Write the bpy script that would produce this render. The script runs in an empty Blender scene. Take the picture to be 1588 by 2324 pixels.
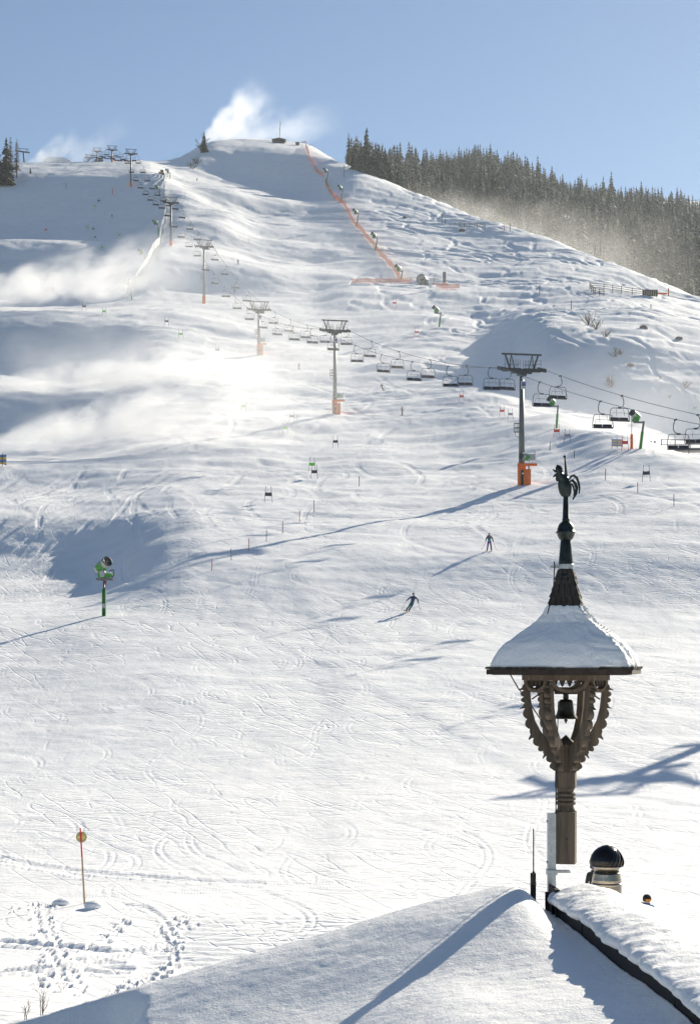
import bpy, bmesh, math, random
import numpy as np
from mathutils import Vector, Matrix

random.seed(7)
RNG = np.random.default_rng(11)
scene = bpy.context.scene
col = scene.collection

# ------------------------------------------------------------------ camera
EYE = 10.0                                   # camera height above the flat run-out (balcony)
cam = bpy.data.cameras.new('camera')
cam_ob = bpy.data.objects.new('camera', cam)
col.objects.link(cam_ob)
cam_ob.location = (0, 0, EYE)
cam_ob.rotation_euler = (math.radians(90), 0, 0)
cam.sensor_fit = 'HORIZONTAL'
cam.sensor_width = 36
cam.lens = 90.68
cam.shift_y = 0.2128
cam.clip_start = 0.5
cam.clip_end = 20000
scene.camera = cam_ob

# ------------------------------------------------------------------ sky and sun
SUN_EL = math.radians(24.0)
SUN_AZ = math.radians(35.0)                  # to the right of the viewing direction
world = bpy.data.worlds.new('World')
scene.world = world
world.use_nodes = True
wn = world.node_tree
bg = wn.nodes['Background']
sky = wn.nodes.new('ShaderNodeTexSky')
sky.sky_type = 'NISHITA'
sky.sun_disc = False
sky.sun_elevation = SUN_EL
sky.sun_rotation = SUN_AZ
sky.altitude = 900
sky.air_density = 1.0
sky.dust_density = 0.25
sky.ozone_density = 2.4
wn.links.new(sky.outputs[0], bg.inputs[0])
bg.inputs[1].default_value = 0.061

sun = bpy.data.lights.new('sun', 'SUN')
sun.energy = 5.0
sun.angle = math.radians(0.5)
sun.color = (1.0, 0.915, 0.76)
sun_ob = bpy.data.objects.new('sun', sun)
col.objects.link(sun_ob)
SDIR = Vector((math.cos(SUN_EL) * math.sin(SUN_AZ), math.cos(SUN_EL) * math.cos(SUN_AZ), math.sin(SUN_EL)))
sun_ob.rotation_euler = (-SDIR).to_track_quat('-Z', 'Y').to_euler()
sun_ob.location = SDIR * 900

scene.view_settings.view_transform = 'Standard'
scene.view_settings.look = 'None'
scene.view_settings.gamma = 1.0
scene.view_settings.exposure = 0.72
scene.cycles.use_denoising = True
scene.cycles.volume_bounces = 2
scene.cycles.max_bounces = 6
scene.cycles.volume_step_rate = 0.5
scene.cycles.volume_max_steps = 256

# ------------------------------------------------------------------ helpers
F = 4000.0
CX, HY = 794.0, 1500.0


def tag(o, label=None, cat=None, group=None, kind=None):
    if label:
        o['label'] = label
    if cat:
        o['category'] = cat
    if group:
        o['group'] = group
    if kind:
        o['kind'] = kind
    return o


def empty(name, loc=(0, 0, 0), rz=0.0):
    o = bpy.data.objects.new(name, None)
    o.empty_display_size = 0.1
    col.objects.link(o)
    o.location = loc
    o.rotation_euler = (0, 0, rz)
    return o


def link(name, me, parent=None, loc=None):
    o = bpy.data.objects.new(name, me)
    col.objects.link(o)
    if parent is not None:
        o.parent = parent
    if loc is not None:
        o.location = loc
    return o


def copy_tree(o, parent=None):
    c = o.copy()
    col.objects.link(c)
    c.parent = parent
    for ch in list(o.children):
        copy_tree(ch, c)
    return c


class MB:
    """collects vertices and faces for one mesh"""

    def __init__(self):
        self.v = []
        self.f = []

    def add(self, vs, fs):
        n = len(self.v)
        self.v.extend([tuple(p) for p in vs])
        self.f.extend([tuple(i + n for i in f) for f in fs])
        return self

    def box(self, c, s, rot=None):
        x, y, z = s[0] / 2, s[1] / 2, s[2] / 2
        vs = [Vector(p) for p in ((-x, -y, -z), (x, -y, -z), (x, y, -z), (-x, y, -z), (-x, -y, z), (x, -y, z), (x, y, z), (-x, y, z))]
        if rot is not None:
            vs = [rot @ p for p in vs]
        c = Vector(c)
        return self.add([p + c for p in vs], [(0, 3, 2, 1), (4, 5, 6, 7), (0, 1, 5, 4), (1, 2, 6, 5), (2, 3, 7, 6), (3, 0, 4, 7)])

    def tube(self, pts, r, n=8, caps=True):
        pts = [Vector(p) for p in pts]
        rs = r if isinstance(r, (list, tuple)) else [r] * len(pts)
        base = len(self.v)
        up = None
        for i, p in enumerate(pts):
            a = pts[max(i - 1, 0)]
            b = pts[min(i + 1, len(pts) - 1)]
            d = (b - a)
            d = d.normalized() if d.length > 1e-9 else Vector((0, 0, 1))
            if up is None:
                up = Vector((0, 0, 1)) if abs(d.z) < 0.9 else Vector((1, 0, 0))
            s = d.cross(up)
            if s.length < 1e-6:
                s = d.cross(Vector((0.3, 1, 0.2)))
            s.normalize()
            up = s.cross(d).normalized()
            for k in range(n):
                t = 2 * math.pi * k / n
                self.v.append(tuple(p + (s * math.cos(t) + up * math.sin(t)) * rs[i]))
        for i in range(len(pts) - 1):
            for k in range(n):
                a = base + i * n + k
                b = base + i * n + (k + 1) % n
                self.f.append((a, b, b + n, a + n))
        if caps:
            self.f.append(tuple(base + k for k in range(n))[::-1])
            self.f.append(tuple(base + (len(pts) - 1) * n + k for k in range(n)))
        return self

    def lathe(self, prof, n=24, c=(0, 0, 0), phase=0.0):
        base = len(self.v)
        for r, z in prof:
            for k in range(n):
                t = 2 * math.pi * k / n + phase
                self.v.append((c[0] + r * math.cos(t), c[1] + r * math.sin(t), c[2] + z))
        for i in range(len(prof) - 1):
            for k in range(n):
                a = base + i * n + k
                b = base + i * n + (k + 1) % n
                self.f.append((a, b, b + n, a + n))
        self.f.append(tuple(base + k for k in range(n))[::-1])
        self.f.append(tuple(base + (len(prof) - 1) * n + k for k in range(n)))
        return self

    def prism(self, outline, t, mat=None):
        """outline: list of (x, z) in a plane, extruded by t along y; mat places it"""
        n = len(outline)
        vs = [Vector((x, -t / 2, z)) for x, z in outline] + [Vector((x, t / 2, z)) for x, z in outline]
        if mat is not None:
            vs = [mat @ p for p in vs]
        fs = [tuple(range(n)), tuple(range(2 * n - 1, n - 1, -1))]
        for i in range(n):
            j = (i + 1) % n
            fs.append((i, i + n, j + n, j))
        return self.add(vs, fs)

    def mesh(self, name, mat, smooth=False):
        me = bpy.data.meshes.new(name)
        me.from_pydata(self.v, [], self.f)
        bm = bmesh.new()
        bm.from_mesh(me)
        bmesh.ops.recalc_face_normals(bm, faces=bm.faces)
        bm.to_mesh(me)
        bm.free()
        if smooth:
            me.polygons.foreach_set('use_smooth', [True] * len(me.polygons))
        if mat is not None:
            me.materials.append(mat)
        me.update()
        return me

    def build(self, name, mat, parent=None, smooth=False, loc=None):
        return link(name, self.mesh(name, mat, smooth), parent, loc)


def smooth_by_angle(me, deg=40):
    me.polygons.foreach_set('use_smooth', [True] * len(me.polygons))
    bm = bmesh.new()
    bm.from_mesh(me)
    for e in bm.edges:
        if len(e.link_faces) == 2 and e.calc_face_angle(0) > math.radians(deg):
            e.smooth = False
    bm.to_mesh(me)
    bm.free()


# ------------------------------------------------------------------ materials
def material(name, rgb, rough=0.6, metal=0.0, spec=0.5, noise=None, bump=None, coords='Object', emit=None, trans=None):
    """noise = (scale, amount, detail); bump = (scale, strength, distance)"""
    m = bpy.data.materials.new(name)
    m.use_nodes = True
    nt = m.node_tree
    b = nt.nodes['Principled BSDF']
    b.inputs['Base Color'].default_value = (*rgb, 1)
    b.inputs['Roughness'].default_value = rough
    b.inputs['Metallic'].default_value = metal
    b.inputs['Specular IOR Level'].default_value = spec
    tc = nt.nodes.new('ShaderNodeTexCoord')
    if noise:
        n = nt.nodes.new('ShaderNodeTexNoise')
        n.inputs['Scale'].default_value = noise[0]
        n.inputs['Detail'].default_value = noise[2] if len(noise) > 2 else 4
        n.inputs['Roughness'].default_value = 0.65
        nt.links.new(tc.outputs[coords], n.inputs['Vector'])
        r = nt.nodes.new('ShaderNodeValToRGB')
        a = noise[1]
        r.color_ramp.elements[0].position = 0.3
        r.color_ramp.elements[1].position = 0.72
        r.color_ramp.elements[0].color = (*[max(0, c * (1 - a)) for c in rgb], 1)
        r.color_ramp.elements[1].color = (*[min(1, c * (1 + a)) for c in rgb], 1)
        nt.links.new(n.outputs['Fac'], r.inputs[0])
        nt.links.new(r.outputs[0], b.inputs['Base Color'])
        rr = nt.nodes.new('ShaderNodeMapRange')
        rr.inputs['To Min'].default_value = max(0.05, rough - 0.12)
        rr.inputs['To Max'].default_value = min(1, rough + 0.12)
        nt.links.new(n.outputs['Fac'], rr.inputs['Value'])
        nt.links.new(rr.outputs[0], b.inputs['Roughness'])
    if bump:
        n2 = nt.nodes.new('ShaderNodeTexNoise')
        n2.inputs['Scale'].default_value = bump[0]
        n2.inputs['Detail'].default_value = 6
        nt.links.new(tc.outputs[coords], n2.inputs['Vector'])
        bp = nt.nodes.new('ShaderNodeBump')
        bp.inputs['Strength'].default_value = bump[1]
        bp.inputs['Distance'].default_value = bump[2]
        nt.links.new(n2.outputs['Fac'], bp.inputs['Height'])
        nt.links.new(bp.outputs[0], b.inputs['Normal'])
    return m


def snow_material(name, scales, sss=0.0):
    """white snow; scales = list of (scale, distance) bump layers in world units"""
    m = bpy.data.materials.new(name)
    m.use_nodes = True
    nt = m.node_tree
    b = nt.nodes['Principled BSDF']
    b.inputs['Base Color'].default_value = (0.90, 0.915, 0.93, 1)
    b.inputs['Roughness'].default_value = 0.75
    b.inputs['Specular IOR Level'].default_value = 0.25
    tc = nt.nodes.new('ShaderNodeTexCoord')
    prev = None
    for sc, dist in scales:
        n = nt.nodes.new('ShaderNodeTexNoise')
        n.inputs['Scale'].default_value = sc
        n.inputs['Detail'].default_value = 5
        n.inputs['Roughness'].default_value = 0.6
        nt.links.new(tc.outputs['Object'], n.inputs['Vector'])
        bp = nt.nodes.new('ShaderNodeBump')
        bp.inputs['Strength'].default_value = 1.0
        bp.inputs['Distance'].default_value = dist
        nt.links.new(n.outputs['Fac'], bp.inputs['Height'])
        if prev is not None:
            nt.links.new(prev.outputs[0], bp.inputs['Normal'])
        prev = bp
    if prev is not None:
        nt.links.new(prev.outputs[0], b.inputs['Normal'])
    n = nt.nodes.new('ShaderNodeTexNoise')
    n.inputs['Scale'].default_value = 0.35
    n.inputs['Detail'].default_value = 6
    nt.links.new(tc.outputs['Object'], n.inputs['Vector'])
    r = nt.nodes.new('ShaderNodeValToRGB')
    r.color_ramp.elements[0].position = 0.35
    r.color_ramp.elements[1].position = 0.65
    r.color_ramp.elements[0].color = (0.895, 0.895, 0.895, 1)
    r.color_ramp.elements[1].color = (0.955, 0.952, 0.948, 1)
    nt.links.new(n.outputs['Fac'], r.inputs[0])
    nt.links.new(r.outputs[0], b.inputs['Base Color'])
    return m


M = {}
def add_scratches(m, layers):
    """fine ski scratches: thin grooves along the mid-level lines of stretched noise"""
    nt = m.node_tree
    b = nt.nodes['Principled BSDF']
    tc = next(n for n in nt.nodes if n.type == 'TEX_COORD')
    patch = nt.nodes.new('ShaderNodeTexNoise')                      # much-skied and little-skied areas
    patch.inputs['Scale'].default_value = 0.045
    patch.inputs['Detail'].default_value = 3
    nt.links.new(tc.outputs['Object'], patch.inputs['Vector'])
    pr = nt.nodes.new('ShaderNodeMapRange')
    pr.inputs['From Min'].default_value = 0.38
    pr.inputs['From Max'].default_value = 0.62
    pr.inputs['To Min'].default_value = 0.15
    nt.links.new(patch.outputs['Fac'], pr.inputs['Value'])
    for rot, sx, sy, dist, wid in layers:
        mp = nt.nodes.new('ShaderNodeMapping')
        mp.vector_type = 'TEXTURE'
        mp.inputs['Rotation'].default_value = (0, 0, rot)
        mp.inputs['Scale'].default_value = (sx, sy, 50)
        nt.links.new(tc.outputs['Object'], mp.inputs[0])
        n = nt.nodes.new('ShaderNodeTexNoise')
        n.inputs['Scale'].default_value = 1
        n.inputs['Detail'].default_value = 1.2
        nt.links.new(mp.outputs[0], n.inputs['Vector'])
        s_ = nt.nodes.new('ShaderNodeMath')
        s_.operation = 'SUBTRACT'
        s_.inputs[1].default_value = 0.5
        nt.links.new(n.outputs['Fac'], s_.inputs[0])
        a_ = nt.nodes.new('ShaderNodeMath')
        a_.operation = 'ABSOLUTE'
        nt.links.new(s_.outputs[0], a_.inputs[0])
        r = nt.nodes.new('ShaderNodeMapRange')
        r.interpolation_type = 'SMOOTHSTEP'
        r.inputs['From Max'].default_value = wid
        nt.links.new(a_.outputs[0], r.inputs['Value'])
        bp = nt.nodes.new('ShaderNodeBump')
        bp.inputs['Distance'].default_value = dist * 1.6
        nt.links.new(pr.outputs[0], bp.inputs['Strength'])
        nt.links.new(r.outputs[0], bp.inputs['Height'])
        prev = b.inputs['Normal'].links[0].from_socket
        nt.links.new(prev, bp.inputs['Normal'])
        nt.links.new(bp.outputs[0], b.inputs['Normal'])


M['piste_snow'] = snow_material('piste_snow', [(0.9, 0.06), (4.0, 0.014)])
add_scratches(M['piste_snow'], [(0.22, 9, 0.9, 0.016, 0.03), (-0.35, 8, 0.8, 0.016, 0.03), (0.9, 7, 1.1, 0.014, 0.025), (-1.1, 9, 1.3, 0.014, 0.025)])
M['roof_snow_material'] = snow_material('roof_snow_material', [(9, 0.012), (40, 0.008)])

# ------------------------------------------------------------------ numpy noise
def _hash(ix, iy, seed):
    h = (ix.astype(np.int64) * 374761393 + iy.astype(np.int64) * 668265263 + seed * 1442695041) & 0x7fffffff
    h = ((h ^ (h >> 13)) * 1274126177) & 0x7fffffff
    h = h ^ (h >> 16)
    return (h & 0xffff) / 65535.0 * 2 - 1


def vnoise(x, y, seed=0):
    ix = np.floor(x)
    iy = np.floor(y)
    fx = x - ix
    fy = y - iy
    u = fx * fx * fx * (fx * (fx * 6 - 15) + 10)
    v = fy * fy * fy * (fy * (fy * 6 - 15) + 10)
    a = _hash(ix, iy, seed)
    b = _hash(ix + 1, iy, seed)
    c = _hash(ix, iy + 1, seed)
    d = _hash(ix + 1, iy + 1, seed)
    return (a * (1 - u) + b * u) * (1 - v) + (c * (1 - u) + d * u) * v


def fbm(x, y, oct=4, seed=0, gain=0.5):
    s = 0
    a = 1.0
    for k in range(oct):
        s = s + a * vnoise(x * 2 ** k + 17.3 * k, y * 2 ** k - 9.1 * k, seed + k)
        a *= gain
    return s


def sstep(a, b, x):
    t = np.clip((x - a) / (b - a), 0, 1)
    return t * t * (3 - 2 * t)


# ------------------------------------------------------------------ the hill: surveyed profiles along bearings from the house
# each bearing: (distance, elevation in 1/4000 of the distance below 1500); the same features in the same order inside a group
LEFT = {
    -400: [(61, 2075), (88, 1810), (120, 1590), (150, 1425), (178, 1362), (198, 1285), (212, 1180), (250, 1124), (262, 1080), (340, 1004), (362, 910), (432, 834), (458, 728), (510, 707), (560, 690), (625, 657), (678, 552), (715, 542), (800, 400), (1060, 396), (1400, 480), (2200, 900)],
    0: [(61, 2070), (88, 1805), (120, 1580), (150, 1415), (178, 1352), (198, 1275), (212, 1172), (250, 1118), (262, 1075), (340, 1000), (362, 910), (432, 830), (458, 728), (510, 705), (560, 688), (625, 655), (678, 550), (715, 540), (800, 396), (1060, 392), (1400, 470), (2200, 900)],
    200: [(61, 2060), (88, 1800), (120, 1565), (150, 1402), (176, 1345), (198, 1270), (212, 1172), (250, 1112), (262, 1072), (340, 992), (362, 912), (432, 828), (458, 728), (510, 702), (560, 688), (625, 655), (678, 552), (715, 542), (800, 394), (1060, 392), (1400, 470), (2200, 900)],
    300: [(61, 2058), (88, 1797), (120, 1560), (150, 1394), (172, 1315), (195, 1230), (214, 1160), (250, 1098), (265, 1065), (335, 962), (362, 905), (420, 805), (460, 722), (510, 695), (560, 680), (615, 645), (668, 560), (705, 545), (795, 392), (1060, 388), (1400, 470), (2200, 900)],
}
_LOW = [(61, 2053), (88, 1794), (120, 1554), (150, 1389), (165, 1297), (190, 1203), (222, 1127), (250, 1085), (300, 1005), (337, 946)]
_BACK = [(1300, 425), (2200, 900)]
MIDDLE = {
    400: _LOW + [(380, 862), (430, 772), (470, 712), (529, 680), (548, 668), (588, 578), (612, 561), (650, 545), (685, 497), (712, 490), (765, 435), (795, 425), (830, 415), (870, 398), (925, 366), (990, 366), (1100, 372)] + _BACK,
    490: _LOW + [(380, 870), (430, 788), (470, 724), (529, 682), (553, 670), (586, 592), (622, 568), (652, 556), (680, 515), (726, 480), (772, 468), (792, 436), (842, 420), (878, 414), (946, 334), (985, 322), (1100, 326)] + _BACK,
    600: _LOW + [(380, 878), (430, 800), (470, 735), (529, 684), (556, 668), (590, 606), (636, 596), (664, 562), (700, 538), (734, 506), (776, 488), (800, 456), (850, 440), (885, 431), (948, 332), (1000, 321), (1100, 325)] + _BACK,
    700: _LOW + [(380, 876), (430, 802), (470, 740), (529, 686), (556, 668), (596, 618), (636, 606), (668, 568), (706, 542), (740, 512), (780, 490), (806, 462), (852, 450), (880, 441), (945, 346), (1012, 331), (1100, 334)] + _BACK,
}
_RLOW = [(61, 2047), (88, 1791), (120, 1548), (150, 1391)]
_RB = [(1700, 480), (2200, 900)]
RIGHT = {
    800: _RLOW + [(170, 1272), (190, 1200), (222, 1122), (255, 1070), (300, 1000), (318, 975), (350, 925), (400, 842), (460, 760), (540, 660), (640, 592), (780, 482), (935, 378), (975, 392), (1040, 402), (1250, 398), (1440, 385)] + _RB,
    1000: _RLOW + [(172, 1258), (190, 1195), (222, 1118), (252, 1066), (300, 992), (318, 960), (348, 905), (395, 828), (450, 756), (540, 660), (620, 604), (730, 530), (860, 459), (900, 476), (960, 486), (1200, 432), (1440, 397)] + _RB,
    1090: _RLOW + [(172, 1253), (190, 1192), (222, 1110), (252, 1056), (294, 984), (314, 952), (344, 898), (395, 822), (452, 757), (530, 670), (600, 620), (690, 560), (800, 495), (845, 520), (900, 528), (1170, 440), (1440, 385)] + _RB,
    1250: _RLOW + [(172, 1245), (190, 1182), (222, 1096), (252, 1030), (285, 960), (308, 945), (338, 925), (362, 835), (388, 748), (480, 700), (555, 645), (635, 592), (720, 545), (780, 582), (860, 592), (1120, 495), (1440, 440)] + _RB,
    1400: _RLOW + [(172, 1238), (190, 1168), (222, 1070), (240, 1010), (256, 982), (288, 1000), (332, 945), (356, 845), (384, 752), (450, 702), (520, 668), (590, 634), (660, 602), (720, 642), (800, 655), (1080, 530), (1440, 470)] + _RB,
    1588: _RLOW + [(172, 1228), (195, 1138), (215, 1080), (228, 1042), (242, 1028), (285, 1050), (322, 990), (345, 890), (375, 790), (425, 735), (490, 712), (545, 692), (590, 672), (650, 718), (760, 735), (1000, 600), (1440, 488)] + _RB,
    1950: _RLOW + [(172, 1220), (195, 1130), (215, 1075), (228, 1050), (238, 1047), (280, 1068), (312, 1010), (335, 920), (365, 830), (405, 795), (455, 775), (490, 760), (520, 745), (580, 790), (700, 810), (980, 660), (1440, 520)] + _RB,
}


def pchip(x, y, xq):
    x = np.asarray(x, float)
    y = np.asarray(y, float)
    h = np.diff(x)
    d = np.diff(y) / h
    m = np.zeros_like(y)
    for i in range(1, len(x) - 1):
        if d[i - 1] * d[i] > 0:
            w1 = 2 * h[i] + h[i - 1]
            w2 = h[i] + 2 * h[i - 1]
            m[i] = (w1 + w2) / (w1 / d[i - 1] + w2 / d[i])
    m[0] = d[0]
    m[-1] = d[-1]
    i = np.clip(np.searchsorted(x, xq) - 1, 0, len(h) - 1)
    t = (xq - x[i]) / h[i]
    return ((2 * t ** 3 - 3 * t ** 2 + 1) * y[i] + (t ** 3 - 2 * t ** 2 + t) * h[i] * m[i]
            + (-2 * t ** 3 + 3 * t ** 2) * y[i + 1] + (t ** 3 - t ** 2) * h[i] * m[i + 1])


YQ = np.arange(0, 2200.5, 1.0)
BEAR, TAB0 = [], []
for G in (LEFT, MIDDLE, RIGHT):
    gb = sorted(G)
    gk = np.array([G[b] for b in gb], float)                       # [bearing, knot, (distance, elevation)]
    for b in np.arange(gb[0], gb[-1] + 1, 10.0):
        kd = np.array([pchip(gb, gk[:, k, 0], b) for k in range(gk.shape[1])])
        kp = np.array([pchip(gb, gk[:, k, 1], b) for k in range(gk.shape[1])])
        ds = np.concatenate([[0, 25, 45], kd])
        zs = np.concatenate([[-8.62, -8.62, -8.6], (HY - kp) * kd / F])
        zs[3] = -8.45 + (zs[3] + 8.45) * 0.5
        BEAR.append(b)
        TAB0.append(pchip(ds, zs, YQ))
TAB0 = np.array(TAB0)
# smooth a little along the distance so the breaks of slope are rounded
ker = np.array([1, 4, 6, 4, 1], float)
ker /= ker.sum()
for _ in range(2):
    pad = np.pad(TAB0, ((0, 0), (2, 2)), mode='edge')
    TAB0 = sum(pad[:, k:k + TAB0.shape[1]] * ker[k] for k in range(5))
AZ = np.arange(-400, 1951, 10.0)
TAB = np.array([pchip(BEAR, TAB0[:, j], AZ) for j in range(TAB0.shape[1])]).T      # [bearing, distance]
for _ in range(3):                                                                 # soften across bearings
    pad = np.pad(TAB, ((2, 2), (0, 0)), mode='edge')
    TAB = sum(pad[k:k + TAB.shape[0]] * ker[k] for k in range(5))


# gentler blending of the lower left banks into the middle of the piste
low = (YQ < 520)
wl = np.clip((560 - AZ) / 160, 0, 1)[:, None] * low[None, :] * np.clip((520 - YQ) / 60, 0, 1)[None, :]
SM = TAB.copy()
for _ in range(30):
    pad = np.pad(SM, ((2, 2), (0, 0)), mode='edge')
    SM = sum(pad[k:k + SM.shape[0]] * ker[k] for k in range(5))
TAB = TAB * (1 - wl) + SM * wl


def base_height(X, Y):
    X = np.asarray(X, float)
    Y = np.asarray(Y, float)
    Yc = np.clip(Y, 1.0, 2199)
    p = CX + F * X / np.maximum(Yc, 20)
    # the shoulder between the shaded bowl and the lift line bends downhill to the left
    sh = np.interp(Yc, [450, 540, 600, 680, 800, 900], [0, -58, -42, 6, 34, 0]) + 7 * vnoise(Yc / 23, Yc * 0, 5)
    p = p - sh * (1 - sstep(430, 620, p)) * sstep(440, 520, Yc)
    a = np.clip((p + 400) / 10.0, 0, len(AZ) - 1.001)
    i = a.astype(int)
    fa = a - i
    j = Yc.astype(int)
    fj = Yc - j
    z = (TAB[i, j] * (1 - fa) + TAB[i + 1, j] * fa) * (1 - fj) + (TAB[i, j + 1] * (1 - fa) + TAB[i + 1, j + 1] * fa) * fj
    return z + EYE


def bearing(X, Y):
    return CX + F * X / np.maximum(Y, 20)


def drift_noise(X, Y):
    """wind drifts, rolls and moguls, growing from the groomed run-out to the open hill"""
    up = sstep(110, 330, Y)
    px = bearing(X, Y)
    off = sstep(0, 70, px - (700 + (980 - np.clip(Y, 500, 980)) * 0.46)) * sstep(380, 480, Y)      # ungroomed slope right of the net
    n = 0.75 * up * fbm(X / 46, Y / 34, 3, 3)
    n = n + (0.10 + 0.22 * up) * fbm((X + 0.3 * Y) / 13, Y / 8, 3, 21)
    n = n + (0.035 + 0.05 * up) * fbm(X / 3.1, Y / 3.7, 3, 33)
    n = n + off * (0.20 * fbm((X - 0.5 * Y) / 9, (Y + 0.3 * X) / 5, 3, 55) + 0.08 * fbm(X / 3.5, Y / 3.0, 2, 61))
    return n * sstep(62, 130, Y) + 0.02 * fbm(X / 2.2, Y / 2.2, 3, 71)


def ground(X, Y):
    return base_height(X, Y) + drift_noise(np.asarray(X, float), np.asarray(Y, float))


def gz(x, y):
    return float(ground(np.array([x]), np.array([y]))[0])


_YS = np.arange(42, 1500, 0.5)


def on_ground(px, py, dmin=42, dmax=1500):
    """the first point of the hill met along a line of sight"""
    t = _YS[(_YS >= dmin) & (_YS <= dmax)]
    x = (px - CX) / F * t
    zr = EYE + (HY - py) / F * t
    d = ground(x, t) - zr
    k = np.argmax(d > 0)
    if d[k] <= 0:
        k = np.argmin(np.abs(d))
    return Vector((float(x[k]), float(t[k]), float(ground(x[k:k + 1], t[k:k + 1])[0])))


def stand(px, dist):
    x = (px - CX) / F * dist
    return Vector((x, dist, gz(x, dist)))
# ------------------------------------------------------------------ the snow surface, one sheet
cols_fine = np.arange(-80, 1671, 2.3)
cols_l = -80 - np.cumsum(np.linspace(6, 190, 44))
cols_r = 1670 + np.cumsum(np.linspace(6, 190, 44))
cols_px = np.concatenate([cols_l[::-1], cols_fine, cols_r])
_chk = np.array([0, 150, 300, 500, 700, 900, 1150, 1350, 1550], float)
_y = np.arange(30, 1500, 0.25)
_m = np.zeros_like(_y)
for c in _chk:
    xx = (c - CX) / F * _y
    zz = base_height(xx, _y) - EYE
    pyv = HY - F * zz / _y
    _m = np.maximum(_m, np.abs(np.gradient(pyv, _y)))
_m[_y > 1120] = 0.4
_dens = np.maximum(_m / 2.9, 0.33)
_dens = np.where(_y < 42, 1.0, _dens)
_cum = np.cumsum(_dens) * 0.25
rows_y = np.interp(np.arange(0, _cum[-1], 1.0), _cum, _y)
rows_y = np.concatenate([np.array([-60, -20, 5, 15, 22, 26]), rows_y, np.linspace(1510, 2190, 25)])
NC, NR = len(cols_px), len(rows_y)
print('terrain grid', NC, NR, NC * NR)
GX = (cols_px[None, :] - CX) / F * np.maximum(rows_y[:, None], 60)
near = rows_y < 60
GX[near] = (cols_px[None, :] - CX) / F * 60
GY = np.repeat(rows_y[:, None], NC, 1)
GZ = ground(GX.ravel(), GY.ravel()).reshape(NR, NC)
DSP = np.zeros_like(GZ)


def grid_index(X, Y):
    r = np.interp(Y, rows_y, np.arange(NR))
    p = CX + F * X / np.maximum(Y, 60)
    c = np.interp(p, cols_px, np.arange(NC))
    return r, c


def stamp(X, Y, depth, width, rim=0.25):
    """press a line of points into the snow: groove of the given depth and half-width, with a thrown-up rim"""
    r, c = grid_index(X, Y)
    r0 = np.clip(np.round(r).astype(int), 1, NR - 2)
    c0 = np.clip(np.round(c).astype(int), 1, NC - 2)
    wx = np.maximum(width, 0.95 * np.abs(GX[r0, c0 + 1] - GX[r0, c0]))
    wy = np.maximum(width, 1.35 * np.abs(GY[r0 + 1, c0] - GY[r0, c0]))
    for dr in (-2, -1, 0, 1, 2):
        for dc in (-2, -1, 0, 1, 2):
            rr = np.clip(r0 + dr, 0, NR - 1)
            cc = np.clip(c0 + dc, 0, NC - 1)
            d = np.hypot((GX[rr, cc] - X) / wx, (GY[rr, cc] - Y) / wy)
            v = -depth * np.exp(-d * d)
            np.minimum.at(DSP, (rr, cc), np.where(d < 2.2, v, 0.0))
            if rim:
                w = depth * rim * np.exp(-((d - 1.7) / 0.5) ** 2)
                np.maximum.at(RIM, (rr, cc), np.where(d < 2.6, w, 0.0))


RIM = np.zeros_like(GZ)


def ski_tracks(n, ylo, yhi, pxlo, pxhi, seg, heading, turn, depth, width, rng, twin=True, weave=False):
    """n wandering pairs of ski tracks; heading in radians from straight downhill (towards the house)"""
    xs, ys, dd, ww = [], [], [], []
    for _ in range(n):
        y = ylo * (yhi / ylo) ** rng.random()
        px = rng.uniform(pxlo, pxhi)
        x = (px - CX) / F * y
        L = rng.uniform(*seg) * (0.5 + y / 170)
        step = max(0.12, y / 1600)
        m = int(L / step)
        h0 = rng.normal(heading[0], heading[1])
        amp = rng.uniform(*turn)
        lam = rng.uniform(10, 26) * (0.5 + y / 250) * (2.2 if y < 260 else 1)
        ph = rng.uniform(0, 6.28)
        s = np.arange(m) * step
        a = h0 + (amp * np.sin(2 * np.pi * s / lam + ph) if weave else amp * (2 * rng.random() - 1) * s / L * 2.2)
        px_ = x + np.cumsum(np.sin(a)) * step
        py_ = y - np.cumsum(np.cos(a)) * step
        ok = py_ > 44
        px_, py_ = px_[ok], py_[ok]
        if len(px_) < 4:
            continue
        fade = np.minimum(1, np.minimum(np.arange(len(px_)), np.arange(len(px_))[::-1]) / (0.25 * len(px_) + 1))
        sc = rng.uniform(0.5, 1.2)
        for off in ((-0.16, 0.16) if twin else (0,)):
            xs.append(px_ + off * np.cos(a[ok]))
            ys.append(py_ + off * np.sin(a[ok]))
            dd.append(depth * sc * fade)
            ww.append(np.full(len(px_), width) * np.maximum(1.0, py_ / 150))
    X, Y, D, W = (np.concatenate(v) for v in (xs, ys, dd, ww))
    stamp(X, Y, D * np.maximum(1, Y / 150), W)


trng = np.random.default_rng(5)
# braking marks, crossing lines and long linked turns over the lower piste
ski_tracks(420, 66, 230, -80, 1670, (1.5, 6), (0.0, 0.9), (0.1, 0.7), 0.026, 0.06, trng, twin=False)
ski_tracks(70, 100, 250, -80, 1670, (45, 95), (0.0, 0.35), (0.6, 1.1), 0.030, 0.07, trng, weave=True)
ski_tracks(60, 62, 240, -80, 1670, (10, 26), (0.3, 0.8), (0.6, 1.6), 0.028, 0.07, trng)
ski_tracks(90, 84, 130, -80, 1670, (6, 20), (-1.2, 0.18), (0.05, 0.3), 0.03, 0.06, trng, twin=False)
ski_tracks(260, 80, 140, 700, 1670, (5, 16), (1.2, 0.25), (0.05, 0.3), 0.035, 0.06, trng, twin=False)
# straight schuss lines down the bank on the left
ski_tracks(150, 185, 275, -80, 420, (8, 22), (-0.35, 0.2), (0.02, 0.35), 0.09, 0.16, trng)
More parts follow.
